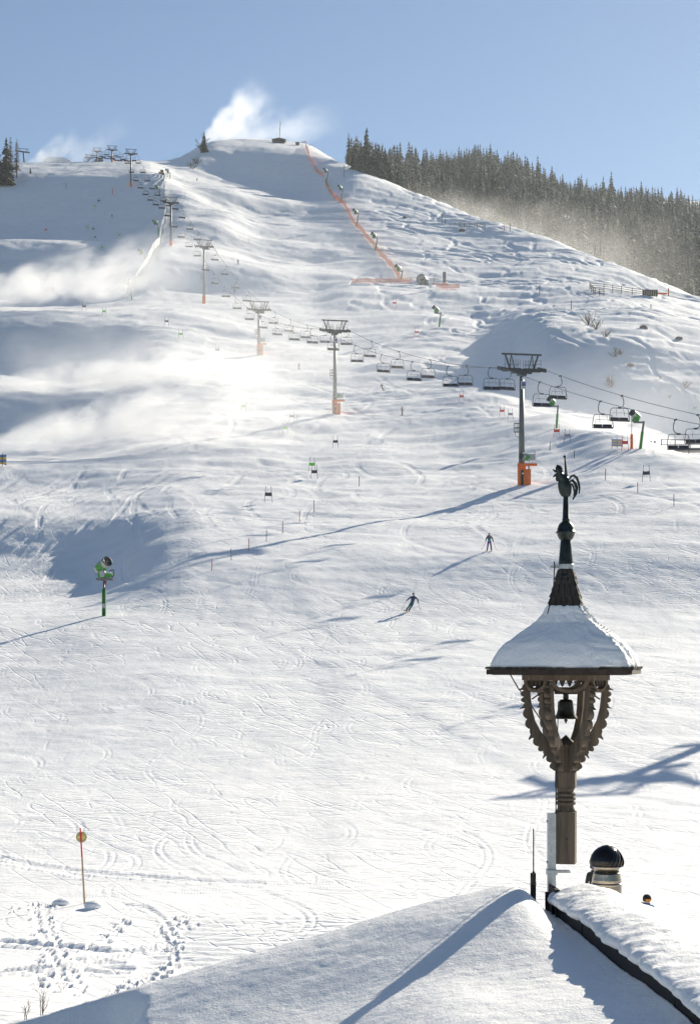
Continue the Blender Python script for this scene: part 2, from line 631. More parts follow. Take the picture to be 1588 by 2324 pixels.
# middle of the hill, scoured by the race course
ski_tracks(300, 200, 420, 300, 1670, (8, 24), (0.1, 0.7), (0.3, 1.2), 0.05, 0.18, trng)
# deep powder turns on the open slope right of the net
ski_tracks(230, 520, 900, 800, 1500, (12, 40), (0.75, 0.3), (0.4, 0.8), 0.14, 0.30, trng, twin=False, weave=True)
ski_tracks(80, 400, 520, 950, 1300, (10, 26), (0.55, 0.3), (0.4, 0.8), 0.13, 0.32, trng, twin=False, weave=True)

# the untouched pocket bottom left: footprints, drag marks, a groomed strip beside it
def footprints(path, stride, seed, depth=0.11, size=0.10, spread=0.16):
    rg = np.random.default_rng(seed)
    pts = [(p - CX, q) for p, q in path]
    X, Y = [], []
    prev = None
    wp = [on_ground(p, q, 42, 80) for p, q in path]
    for a, b in zip(wp[:-1], wp[1:]):
        L = math.hypot(b.x - a.x, b.y - a.y)
        n = max(2, int(L / stride))
        for k in range(n):
            t = k / n
            s = spread * (1 if k % 2 else -1)
            nx, ny = -(b.y - a.y) / L, (b.x - a.x) / L
            X.append(a.x + (b.x - a.x) * t + nx * s + rg.normal(0, 0.04))
            Y.append(a.y + (b.y - a.y) * t + ny * s + rg.normal(0, 0.05))
    X, Y = np.array(X), np.array(Y)
    stamp(X, Y, np.full(len(X), depth) * rg.uniform(0.6, 1.3, len(X)), np.full(len(X), size), rim=0.6)


for p, s in (([(90, 2058), (95, 2090), (105, 2120), (122, 2150), (128, 2168)], 0.42), ([(128, 2168), (150, 2205), (165, 2240), (215, 2265)], 0.40),
             ([(135, 2058), (75, 2062), (0, 2070)], 0.5), ([(285, 2095), (265, 2110), (245, 2130), (200, 2160)], 0.75),
             ([(370, 2110), (395, 2140), (400, 2170)], 0.35), ([(315, 2160), (380, 2152)], 0.4), ([(100, 2190), (85, 2215), (110, 2240), (140, 2262)], 0.7),
             ([(400, 2090), (430, 2100), (440, 2112)], 0.35), ([(300, 2235), (250, 2280), (190, 2300)], 0.35), ([(390, 2195), (340, 2240), (310, 2290)], 0.35)):
    for j in range(2):
        footprints(p, s, int(p[0][0]) + j * 13)


def drag(path, depth, width):
    wp = [on_ground(p, q, 42, 90) for p, q in path]
    X, Y = [], []
    for a, b in zip(wp[:-1], wp[1:]):
        n = max(2, int(math.hypot(b.x - a.x, b.y - a.y) / 0.04))
        t = np.arange(n) / n
        X.append(a.x + (b.x - a.x) * t)
        Y.append(a.y + (b.y - a.y) * t)
    X, Y = np.concatenate(X), np.concatenate(Y)
    stamp(X, Y, np.full(len(X), depth), np.full(len(X), width), rim=0.5)


for p, d, w in (([(0, 2215), (150, 2195), (280, 2170), (395, 2150)], 0.17, 0.15), ([(0, 2140), (120, 2152), (250, 2160), (400, 2165)], 0.14, 0.13),
                ([(0, 2152), (150, 2162), (300, 2172)], 0.07, 0.1), ([(170, 2182), (230, 2190), (280, 2192)], 0.09, 0.12),
                ([(180, 2192), (240, 2202), (300, 2206)], 0.09, 0.12), ([(190, 2204), (250, 2212), (290, 2214)], 0.08, 0.12),
                ([(285, 2055), (330, 2065), (365, 2085), (385, 2110), (395, 2150), (400, 2190)], 0.06, 0.10),
                ([(0, 1950), (80, 1965), (200, 1985), (400, 2000), (600, 2010)], 0.07, 0.12), ([(0, 1958), (90, 1974), (200, 1992)], 0.06, 0.1)):
    drag(p, d, w)

# comb marks of the groomer: ridges running across the strip right of the pocket
pxg = CX + F * GX / np.maximum(GY, 60)
pyg = HY - F * (GZ - EYE) / np.maximum(GY, 1)
strip = sstep(395, 425, pxg) * (1 - sstep(760, 860, pxg)) * sstep(48, 50, GY) * (1 - sstep(57.5, 60, GY))
DSP += strip * 0.045 * np.sin(2 * np.pi * (GY + 0.10 * GX + 0.08 * np.sin(GX * 1.3)) / 0.85)

GZ2 = GZ + DSP + RIM
vs = np.stack([GX, GY, GZ2], -1).reshape(-1, 3).astype(np.float32)
ii = (np.arange(NR - 1)[:, None] * NC + np.arange(NC - 1)[None, :]).ravel()
quads = np.stack([ii, ii + 1, ii + 1 + NC, ii + NC], -1).astype(np.int32)
me = bpy.data.meshes.new('snow_slope')
me.vertices.add(len(vs))
me.vertices.foreach_set('co', vs.ravel())
me.loops.add(quads.size)
me.loops.foreach_set('vertex_index', quads.ravel())
me.polygons.add(len(quads))
me.polygons.foreach_set('loop_start', np.arange(0, quads.size, 4, dtype=np.int32))
me.polygons.foreach_set('use_smooth', np.ones(len(quads), dtype=bool))
me.update(calc_edges=True)
me.validate()
me.materials.append(M['piste_snow'])
slope = link('snow_slope', me)
tag(slope, 'groomed and tracked snow covering the whole ski hill', None, None, 'structure')
# ------------------------------------------------------------------ trees
def foliage_material(name, rgb, snow, scale=0.6):
    m = bpy.data.materials.new(name)
    m.use_nodes = True
    nt = m.node_tree
    b = nt.nodes['Principled BSDF']
    b.inputs['Roughness'].default_value = 0.8
    b.inputs['Specular IOR Level'].default_value = 0.2
    tc = nt.nodes.new('ShaderNodeTexCoord')
    geo = nt.nodes.new('ShaderNodeNewGeometry')
    inf = nt.nodes.new('ShaderNodeObjectInfo')
    n = nt.nodes.new('ShaderNodeTexNoise')
    n.inputs['Scale'].default_value = scale
    n.inputs['Detail'].default_value = 5
    nt.links.new(geo.outputs['Position'], n.inputs['Vector'])
    r = nt.nodes.new('ShaderNodeValToRGB')
    r.color_ramp.elements[0].position = 0.35
    r.color_ramp.elements[1].position = 0.68
    r.color_ramp.elements[0].color = (*[c * 0.6 for c in rgb], 1)
    r.color_ramp.elements[1].color = (*[c * 1.5 for c in rgb], 1)
    nt.links.new(n.outputs['Fac'], r.inputs[0])
    # frost and snow lying on the upper side of the branches
    sep = nt.nodes.new('ShaderNodeSeparateXYZ')
    nt.links.new(geo.outputs['True Normal'], sep.inputs[0])
    ab = nt.nodes.new('ShaderNodeMath')
    ab.operation = 'ABSOLUTE'
    nt.links.new(sep.outputs['Z'], ab.inputs[0])
    n2 = nt.nodes.new('ShaderNodeTexNoise')
    n2.inputs['Scale'].default_value = scale * 0.055
    n2.inputs['Detail'].default_value = 3
    nt.links.new(geo.outputs['Position'], n2.inputs['Vector'])
    n3 = nt.nodes.new('ShaderNodeTexNoise')
    n3.inputs['Scale'].default_value = 0.6
    nt.links.new(geo.outputs['Position'], n3.inputs['Vector'])
    mul = nt.nodes.new('ShaderNodeMath')
    mul.operation = 'MULTIPLY'
    nt.links.new(n2.outputs['Fac'], mul.inputs[0])
    nt.links.new(n3.outputs['Fac'], mul.inputs[1])
    mul2 = nt.nodes.new('ShaderNodeMath')
    mul2.operation = 'MULTIPLY'
    nt.links.new(mul.outputs[0], mul2.inputs[0])
    nt.links.new(ab.outputs[0], mul2.inputs[1])
    mr = nt.nodes.new('ShaderNodeMapRange')
    mr.inputs['From Min'].default_value = 0.13
    mr.inputs['From Max'].default_value = 0.26
    mr.inputs['To Max'].default_value = snow
    nt.links.new(mul2.outputs[0], mr.inputs['Value'])
    mx = nt.nodes.new('ShaderNodeMix')
    mx.data_type = 'RGBA'
    nt.links.new(mr.outputs[0], mx.inputs[0])
    nt.links.new(r.outputs[0], mx.inputs[6])
    mx.inputs[7].default_value = (0.82, 0.84, 0.86, 1)
    nt.links.new(mx.outputs[2], b.inputs['Base Color'])
    return m


M['spruce_needles'] = foliage_material('spruce_needles', (0.026, 0.043, 0.026), 0.22)
M['dark_needles'] = foliage_material('dark_needles', (0.03, 0.042, 0.028), 0.1)
M['larch_twigs'] = foliage_material('larch_twigs', (0.12, 0.09, 0.055), 0.25)
M['bark'] = material('bark', (0.075, 0.055, 0.042), 0.9, noise=(6, 0.4))
M['dry_twigs'] = material('dry_twigs', (0.12, 0.095, 0.07), 0.9, noise=(6, 0.4))


def spruce_crown(h, seed, whorls=15, arms=10, spread=0.19, sparse=0.0):
    """pointed conifer: whorls of drooping, ragged branch fans around the stem"""
    rg = random.Random(seed)
    mb = MB()
    for w in range(whorls):
        t = w / (whorls - 1)
        z = h * (0.06 + 0.94 * t)
        R = h * spread * (1 - t) ** 0.85 * rg.uniform(0.8, 1.15) + 0.012 * h
        n = max(4, int(arms * (1 - 0.5 * t)))
        ph = rg.uniform(0, 6.28)
        for k in range(n):
            if rg.random() < sparse:
                continue
            a = ph + 2 * math.pi * k / n + rg.uniform(-0.25, 0.25)
            r = R * rg.uniform(0.65, 1.2)
            dz = -r * rg.uniform(0.25, 0.6)
            wd = r * rg.uniform(0.28, 0.42) + 0.02 * h * (1 - t)
            ca, sa = math.cos(a), math.sin(a)
            up = h / whorls * rg.uniform(0.5, 0.9)
            b0 = Vector((0, 0, z + up))
            mid = Vector((ca * r * 0.55, sa * r * 0.55, z + dz * 0.35 + up * 0.4))
            tip = Vector((ca * r, sa * r, z + dz))
            sd = Vector((-sa, ca, 0)) * wd
            drop = Vector((0, 0, -wd * rg.uniform(0.5, 1.1)))
            mb.add([b0, mid + sd + drop, tip, mid - sd + drop, mid], [(0, 1, 4), (1, 2, 4), (2, 3, 4), (3, 0, 4)])
    mb.add([(0.03 * h * math.cos(a), 0.03 * h * math.sin(a), h * 0.93) for a in (0, 2.1, 4.2)] + [(0, 0, h * 1.04)], [(0, 1, 3), (1, 2, 3), (2, 0, 3)])
    return mb


def larch_crown(h, seed, n=150, spread=0.13):
    """bare larch: many thin, upswept-drooping twigs leaving the stem"""
    rg = random.Random(seed)
    mb = MB()
    for k in range(n):
        t = rg.uniform(0.18, 0.99)
        z = h * t
        a = rg.uniform(0, 6.28)
        r = h * spread * (1 - t) ** 0.6 * rg.uniform(0.5, 1.15) + 0.01 * h
        d = Vector((math.cos(a), math.sin(a), 0))
        p1 = Vector((0, 0, z)) + d * r * 0.6 + Vector((0, 0, -r * 0.12))
        p2 = Vector((0, 0, z)) + d * r + Vector((0, 0, -r * rg.uniform(0.0, 0.45)))
        w = 0.0075 * h * (1.1 - t) + 0.02
        mb.tube([(0, 0, z), p1, p2], [w, w * 0.7, w * 0.3], n=3, caps=False)
        for j in range(4):
            s = rg.uniform(0.3, 1)
            q = Vector((0, 0, z)).lerp(p2, s)
            e = q + Vector((rg.uniform(-1, 1), rg.uniform(-1, 1), rg.uniform(-1.4, 0.2))) * r * 0.28
            sd = Vector((-math.sin(a), math.cos(a), 0)) * w * 1.2
            mb.add([q - sd, q + sd, e], [(0, 1, 2)])
    return mb


def trunk(h, r):
    return MB().tube([(0, 0, -1.2), (0, 0, h * 0.3), (0, 0, h * 0.7), (0, 0, h)], [r, r * 0.8, r * 0.45, r * 0.1], n=6)


SPR = [spruce_crown(16, 100 + k, whorls=15, arms=9, spread=[0.23, 0.28, 0.21, 0.30, 0.25][k]) for k in range(5)]
SPR_ME = [m.mesh('crown', M['spruce_needles']) for m in SPR]
DARK_ME = [m.mesh('crown', M['dark_needles']) for m in SPR]
LAR = [larch_crown(17, 300 + k, 90) for k in range(2)]
LAR_ME = [m.mesh('crown', M['larch_twigs']) for m in LAR]
TRUNK_ME = trunk(15, 0.28).mesh('trunk', M['bark'])


def tree(name, crown_me, p, s, label, group, rz, cat='tree'):
    t = empty(name, p, rz)
    t.scale = (s, s, s * random.uniform(0.94, 1.08))
    link('trunk', TRUNK_ME, t)
    link('crown', crown_me, t)
    return tag(t, label, cat, group)


# the wood on the hill behind: nearest and skyline trees one by one, the rest as one mass
frng = np.random.default_rng(21)
cand = []
for yy in np.arange(690, 1470, 9.0):
    n = int((1700 - 790) / F * yy / 8.6)
    for k in range(n):
        y = yy + frng.uniform(-3.5, 3.5)
        px = 790 + (1700 - 790) * (k + frng.random()) / n
        cand.append((px, y))
cand = np.array(cand)
cx_ = (cand[:, 0] - CX) / F * cand[:, 1]
cz_ = base_height(cx_, cand[:, 1])
cpy = HY - F * (cz_ - EYE) / cand[:, 1]
# crest line of the ski hill along each bearing
edge_px = np.array([780, 850, 1000, 1090, 1250, 1400, 1588, 1700])
edge_d = np.array([948, 925, 868, 808, 728, 668, 598, 570])
edge_py = np.array([372, 398, 459, 495, 545, 602, 672, 700])
beyond = cand[:, 1] > np.interp(cand[:, 0], edge_px, edge_d) + np.interp(cand[:, 0], [780, 900, 1100, 1700], [10, 50, 90, 140])
hh = np.clip(frng.normal(14, 3.4, len(cand)), 7, 23) * np.interp(cand[:, 0], [800, 880, 1000, 1700], [1.25, 1.05, 0.95, 1.0])
hh *= 1 + 0.28 * fbm(cx_ / 26, cand[:, 1] / 26, 2, 77)
# small clearings and thinner rows
keep = beyond & (fbm(cx_ / 45, cand[:, 1] / 45, 2, 91) < 0.75)
top_py = cpy - F * hh / cand[:, 1]
keep &= top_py < np.interp(cand[:, 0], edge_px, edge_py) + 2
cand, cx_, cz_, cpy, hh, top_py = (a[keep] for a in (cand, cx_, cz_, cpy, hh, top_py))
# which are seen best: first rows above the crest and the skyline
order = np.argsort(cand[:, 1])
hor = np.full(2000, 9999.0)
vis = np.zeros(len(cand))
for i in order:
    p = int(cand[i, 0])
    w = max(2, int(0.10 * hh[i] * F / cand[i, 1]))
    seg = hor[max(0, p - w):p + w + 1]
    lim = np.minimum(np.minimum(seg, cpy[i]), np.interp(p, edge_px, edge_py))
    vis[i] = np.clip(lim - top_py[i], 0, None).sum()
    np.minimum(seg, top_py[i] + 12, out=seg)
rank = np.argsort(-vis)
single = np.zeros(len(cand), bool)
single[rank[:230]] = True
print('forest trees', len(cand))
REST_V, REST_F = [], []
nv = 0
rest_v, rest_f = [], []
SPR_LOW = [spruce_crown(16, 500 + k, whorls=11, arms=8, spread=0.27) for k in range(4)]
SPR_LOW_A = [(np.array(m.v, dtype=np.float32), m.f) for m in SPR_LOW]
SPR_LOW_F = [np.array(f, dtype=np.int32) for _, f in SPR_LOW_A]
brown = fbm(cx_ / 60, cand[:, 1] / 60, 2, 17)
for i in range(len(cand)):
    p = Vector((cx_[i], cand[i, 1], cz_[i] - 0.2))
    if single[i]:
        lar = brown[i] > 0.4 and frng.random() < 0.35
        s = hh[i] / (17 if lar else 16)
        if lar:
            tree('larch_tree', LAR_ME[i % 2], p, s, 'bare brown larch among the dark spruces of the wood on the far hill', 'larches in the far wood', frng.uniform(0, 6))
        else:
            tree('spruce_tree', SPR_ME[i % 5], p, s, 'dark snow-dusted spruce in the wood on the far hill', 'spruces of the far wood', frng.uniform(0, 6))
    elif vis[i] > 0:
        k = int(frng.integers(0, 4))
        a = frng.uniform(0, 6.28)
        s = hh[i] / 16
        v = SPR_LOW_A[k][0]
        c, sn = math.cos(a), math.sin(a)
        w = np.stack([v[:, 0] * c - v[:, 1] * sn, v[:, 0] * sn + v[:, 1] * c, v[:, 2]], -1) * s + np.array(p, dtype=np.float32)
        rest_v.append(w)
        rest_f.append(SPR_LOW_F[k] + nv)
        nv += len(v)
print('in the mass', len(rest_v))
rv = np.concatenate(rest_v).astype(np.float32)
rf = np.concatenate(rest_f).astype(np.int32)
me = bpy.data.meshes.new('forest')
me.vertices.add(len(rv))
me.vertices.foreach_set('co', rv.ravel())
me.loops.add(rf.size)
me.loops.foreach_set('vertex_index', rf.ravel())
me.polygons.add(len(rf))
me.polygons.foreach_set('loop_start', np.arange(0, rf.size, 3, dtype=np.int32))
me.update(calc_edges=True)
me.materials.append(M['spruce_needles'])
forest = link('forest', me)
tag(forest, 'dense dark spruce wood covering the hill behind the ridge', 'forest', None, 'stuff')
# ------------------------------------------------------------------ the chalet roof in front
M['zinc'] = material('zinc', (0.010, 0.012, 0.016), 0.75, 0.0, spec=0.2, noise=(3, 0.35), bump=(20, 0.2, 0.01))
M['galvanised'] = material('galvanised', (0.42, 0.45, 0.47), 0.42, 0.75, noise=(14, 0.25), bump=(30, 0.15, 0.004))
M['weathered_wood'] = material('weathered_wood', (0.125, 0.095, 0.068), 0.85, noise=(9, 0.5, 6), bump=(26, 0.5, 0.012))
def grain(m, stretch=0.1):
    """wood grain: pulls the noise out along the upright axis"""
    nt = m.node_tree
    tc = next(n for n in nt.nodes if n.type == 'TEX_COORD')
    mp = nt.nodes.new('ShaderNodeMapping')
    mp.inputs['Scale'].default_value = (1, 1, stretch)
    for n in [n for n in nt.nodes if n.type == 'TEX_NOISE']:
        nt.links.new(mp.outputs[0], n.inputs['Vector'])
        n.inputs['Scale'].default_value *= 2.2
    nt.links.new(tc.outputs['Object'], mp.inputs[0])


grain(M['weathered_wood'])
M['dark_wood'] = material('dark_wood', (0.045, 0.032, 0.024), 0.85, noise=(12, 0.5, 6), bump=(30, 0.5, 0.01))
M['shingle_wood'] = material('shingle_wood', (0.05, 0.043, 0.038), 0.9, noise=(16, 0.6, 6), bump=(40, 0.6, 0.01))
M['copper_patina'] = material('copper_patina', (0.035, 0.045, 0.042), 0.38, 0.7, noise=(9, 0.7, 6), bump=(18, 0.25, 0.006))
M['bell_bronze'] = material('bell_bronze', (0.055, 0.05, 0.036), 0.35, 0.8, noise=(12, 0.4))
M['iron'] = material('iron', (0.04, 0.038, 0.036), 0.55, 0.6, noise=(20, 0.3))
M['plaster'] = material('plaster', (0.72, 0.69, 0.63), 0.9, noise=(3, 0.1), bump=(25, 0.2, 0.01))
M['steel'] = material('steel', (0.30, 0.27, 0.23), 0.22, 1.0, noise=(5, 0.25))
M['black_enamel'] = material('black_enamel', (0.006, 0.006, 0.008), 0.18, 0.2, noise=(8, 0.3))


def lip_x(y):
    return 1.94 + 0.065 * (17.4 - y)


roof = empty('chalet', (0, 0, 0))
tag(roof, 'snow-covered chalet with dark metal ridge in the foreground', 'chalet')
SL = 0.29
# walls, gable and roof boards under the snow
wl = MB()
wl.add([(-4.2, 7.2, 1.2), (8.4, 7.2, 1.2), (8.4, 16.4, 1.2), (-4.2, 16.4, 1.2), (-4.2, 7.2, 5.2), (8.4, 7.2, 5.2), (8.4, 16.4, 5.2), (-4.2, 16.4, 5.2), (2.1, 7.2, 6.95), (2.1, 16.4, 6.95)],
       [(0, 1, 5, 8, 4), (2, 3, 7, 9, 6), (1, 2, 6, 5), (3, 0, 4, 7), (4, 8, 9, 7), (8, 5, 6, 9), (0, 3, 2, 1)])
wl.build('wall', M['plaster'], roof)
for sgn in (-1, 1):
    b = MB()
    x0, x1 = (1.9, -5.6) if sgn < 0 else (2.05, 9.6)
    dz = abs(x1 - x0) * SL
    z0 = 7.34 if sgn < 0 else 7.50
    top = [(x0 + 0.4 * (sgn < 0), 6.0, z0), (x0, 17.15, z0), (x1, 17.15, z0 - dz), (x1, 6.0, z0 - dz)]
    bot = [(p[0], p[1], p[2] - 0.16) for p in top]
    b.add(top + bot, [(0, 1, 2, 3), (7, 6, 5, 4), (0, 4, 5, 1), (1, 5, 6, 2), (2, 6, 7, 3), (3, 7, 4, 0)])
    b.build('roof_panel', M['dark_wood'], roof)
# ridge flashing: sheets butted end to end
ys = [17.35, 16.9, 15.6, 14.0, 12.3, 10.4, 8.2, 6.0]
for k in range(len(ys) - 1):
    f = MB()
    ya, yb = ys[k], ys[k + 1] + 0.006
    zt = 7.80 if k == 0 else 7.69
    wd = 0.04 if k == 0 else 0.14
    for y in (ya, yb):
        x = lip_x(y) - 0.005 * (k % 2)
        f.v += [(x, y, 7.3), (x, y, zt), (x + wd, y, zt), (x + wd, y, 7.3)]
    f.f += [(0, 1, 5, 4), (1, 2, 6, 5), (2, 3, 7, 6), (3, 0, 4, 7), (0, 3, 2, 1), (4, 5, 6, 7)]
    f.build('ridge_flashing', M['zinc'], roof)
for y in (17.28, 16.95, 16.72):
    MB().box((lip_x(y) - 0.02, y, 7.55), (0.03, 0.035, 0.36)).build('flashing_clip', M['zinc'], roof)
MB().box((1.80, 17.33, 7.70), (0.05, 0.06, 0.42)).build('ridge_end_post', M['zinc'], roof)
rod = MB().tube([(1.80, 17.30, 7.88), (1.80, 17.30, 8.35)], 0.007, 6)
rod.tube([(1.80, 17.30, 7.80), (1.80, 17.30, 7.93)], [0.03, 0.012], 8)
tag(rod.build('lightning_rod', M['iron']), 'thin lightning rod standing at the far end of the ridge', 'lightning rod')


def snow_sheet(name, fn, label, nx, ny, thickness=0.3):
    """closed snow blanket: top from fn(u, v) -> x, y, z arrays, bottom straight below"""
    U, V_ = np.meshgrid(np.linspace(0, 1, nx), np.linspace(0, 1, ny))
    P = np.stack(fn(U, V_), -1)
    B = P.copy()
    B[:, :, 2] -= thickness
    n = nx * ny
    V = np.concatenate([P.reshape(-1, 3), B.reshape(-1, 3)])
    a = (np.arange(ny - 1)[:, None] * nx + np.arange(nx - 1)[None, :]).ravel()
    fs = np.stack([a, a + nx, a + 1 + nx, a + 1], -1).tolist()
    edge = [i for i in range(nx)] + [j * nx + nx - 1 for j in range(1, ny)] + [(ny - 1) * nx + i for i in range(nx - 2, -1, -1)] + [j * nx for j in range(ny - 2, 0, -1)]
    for a, b in zip(edge, edge[1:] + edge[:1]):
        fs.append((a, b, b + n, a + n))
    me = bpy.data.meshes.new(name)
    me.from_pydata(V.tolist(), [], fs)
    me.polygons.foreach_set('use_smooth', [True] * len(me.polygons))
    me.materials.append(M['roof_snow_material'])
    me.update()
    return tag(link(name, me), label, 'snow', 'snow lying on the chalet', 'thing')


def _n(x, y, s, seed):
    return fbm(np.asarray(x, float) / s, np.asarray(y, float) / s, 3, seed)


def left_snow(u, v):
    y = 6.2 + (17.62 - 6.2) * v ** 0.85
    x = lip_x(y) - 0.012 - (lip_x(y) + 5.2) * u ** 1.25
    dx = lip_x(y) - x
    g = sstep(14.6, 16.9, y)
    z = 7.572 + (0.05 + 0.15 * g) * (1 - np.exp(-(dx / (0.55 - 0.33 * g)) ** 2)) - SL * dx * (1 - 0.12 * np.exp(-dx))
    z = z + 0.13 * np.exp(-(np.clip(17.1 - y, 0, None) / 2.2) ** 2) * (1 - np.exp(-(dx / 0.28) ** 2))        # drift along the verge
    z = z + 0.07 * np.exp(-(np.clip(17.15 - y, 0, None) / 0.8) ** 2) * (1 - np.exp(-(dx / 0.2) ** 2))
    z = z + 0.10 * np.exp(-((dx - 1.5) / 0.5) ** 2) * np.exp(-((y - 13.2) / 1.6) ** 2)
    # fold shaped into the blanket so its left-facing step falls into shade
    w = x + 1.75 + 0.25 * (y - 16) + 0.1 * _n(x, y, 0.8, 3)
    z = z - 0.34 * sstep(0.0, 1.0, -w / 0.45) * sstep(0, 1, (17.3 - y) / 0.5)
    z = z + 0.022 * _n(x, y, 1.6, 5) + 0.0035 * _n(x, y, 0.2, 6) + 0.0025 * _n(x, y, 0.06, 9)
    t = np.clip((y - 17.2) / 0.42, 0, None)
    return x, y, z - 0.30 * t * t


def right_snow(u, v):
    y = 6.2 + (17.55 - 6.2) * v ** 0.9
    s = 7.2 * u ** 1.6
    lip = lip_x(y) - 0.05 + 0.03 * _n(0 * y, y, 0.5, 12) + 0.015 * _n(0 * y + 3, y, 0.15, 13)
    lip = lip + 0.10 * (np.clip(y - 16.6, 0, None) / 0.95) ** 2
    a = -0.75 + np.clip(s / 0.42, 0, 1) * (math.pi / 2 + 0.75)
    q = np.clip(s - 0.42, 0, None)
    x = lip + 0.40 - 0.42 * np.cos(a) + q
    z = 7.735 + 0.105 * np.sin(a) - 0.52 * q * q / (q + 0.22)
    soft = np.clip(s * 6, 0, 1)
    z = z + 0.03 * _n(x, y, 0.9, 15) + (0.012 * _n(x, y, 0.16, 16) + 0.008 * _n(x, y, 0.06, 19)) * soft
    t = np.clip((y - 16.95) / 0.6, 0, None)
    return x, y, z - 0.28 * t * t


snow_sheet('roof_snow', left_snow, 'smooth snow blanket on the roof left of the dark ridge', 260, 300, 0.24)
snow_sheet('roof_snow', right_snow, 'thick rounded snow blanket overhanging the right side of the dark ridge', 170, 300, 0.03)

# ------------------------------------------------------------------ bell turret
TX, TY = 2.13, 17.4
TR = math.radians(-13)


def ty(py):
    return EYE - (py - HY) * TY / F


turret = empty('bell_turret', (TX, TY, 0), TR)
tag(turret, 'carved wooden bell turret with steep roof at the end of the chalet ridge', 'bell turret')


def square(w0, w1, z0, z1, ch=0.16):
    mb = MB()
    for w, z in ((w0, z0), (w1, z1)):
        h = w / 2
        c = h * ch
        mb.v += [(-h + c, -h, z), (h - c, -h, z), (h, -h + c, z), (h, h - c, z), (h - c, h, z), (-h + c, h, z), (-h, h - c, z), (-h, -h + c, z)]
    mb.f += [tuple(range(8))[::-1], tuple(range(8, 16))]
    for k in range(8):
        j = (k + 1) % 8
        mb.f.append((k, j, j + 8, k + 8))
    return mb


square(0.195, 0.20, ty(1960), ty(1842)).build('post', M['weathered_wood'], turret)
MB().lathe([(0.098, ty(1842)), (0.082, ty(1834)), (0.076, ty(1829)), (0.076, ty(1797)), (0.082, ty(1793)), (0.1, ty(1786))], 20).build('post_neck', M['weathered_wood'], turret, True)
for py in (1823, 1813, 1803):
    MB().lathe([(0.07, ty(py) - 0.02), (0.092, ty(py) - 0.016), (0.100, ty(py)), (0.092, ty(py) + 0.016), (0.07, ty(py) + 0.02)], 24).build('carved_ring', M['weathered_wood'], turret, True)
square(0.20, 0.195, ty(1786), ty(1752)).build('post_block', M['weathered_wood'], turret)
square(0.165, 0.15, ty(1752), ty(1690)).build('king_post', M['weathered_wood'], turret)
MB().lathe([(0.115, ty(1690)), (0.11, ty(1685)), (0.0, ty(1668))], 4, phase=math.pi / 4).build('post_cap', M['dark_wood'], turret)
MB().tube([(0.02, -0.1005, ty(1902)), (0.02, -0.085, ty(1902))], 0.009, 8).build('bolt_hole', M['iron'], turret)

# six carved struts
outer = [(0.427, 9.77), (0.425, 9.64), (0.411, 9.526), (0.393, 9.42), (0.366, 9.321), (0.325, 9.23), (0.274, 9.148), (0.193, 9.057), (0.150, 8.99), (0.128, 8.92)]
inner = [(0.085, 8.90), (0.080, 9.04), (0.10, 9.145), (0.175, 9.215), (0.25, 9.305), (0.305, 9.41), (0.335, 9.53), (0.350, 9.66), (0.352, 9.77)]


def scalloped(poly):
    """hooked and rounded teeth cut along the outer edge"""
    out = []
    acc = 0
    for (r0, z0), (r1, z1) in zip(poly[:-1], poly[1:]):
        L = math.hypot(r1 - r0, z1 - z0)
        n = max(1, round(L / 0.072))
        for k in range(n):
            t0, t1 = k / n, (k + 1) / n
            dx, dz = (r1 - r0) / L, (z1 - z0) / L
            nx, nz = -dz, dx
            if nx < 0:
                nx, nz = -nx, -nz
            def at(t, o):
                return (r0 + (r1 - r0) * t + nx * o, z0 + (z1 - z0) * t + nz * o)
            kind = acc % 3
            acc += 1
            w = t1 - t0
            if kind == 0:
                out += [at(t0, -0.014), at(t0 + 0.25 * w, 0.0), at(t0 + 0.55 * w, 0.004), at(t0 + 0.8 * w, 0.034), at(t0 + 0.95 * w, 0.042), at(t0 + 0.9 * w, 0.008)]
            else:
                out += [at(t0, -0.014), at(t0 + 0.15 * w, 0.006), at(t0 + 0.4 * w, 0.020), at(t0 + 0.65 * w, 0.019), at(t0 + 0.9 * w, 0.002)]
    out.append(poly[-1])
    return out


SO = scalloped(outer)
strut_outline = SO + inner
strut_me = MB().prism(strut_outline, 0.062).mesh('strut', M['weathered_wood'])
for k in range(6):
    o = link('strut', strut_me, turret)
    o.rotation_euler = (0, 0, math.radians(60 * k) + math.radians(12))
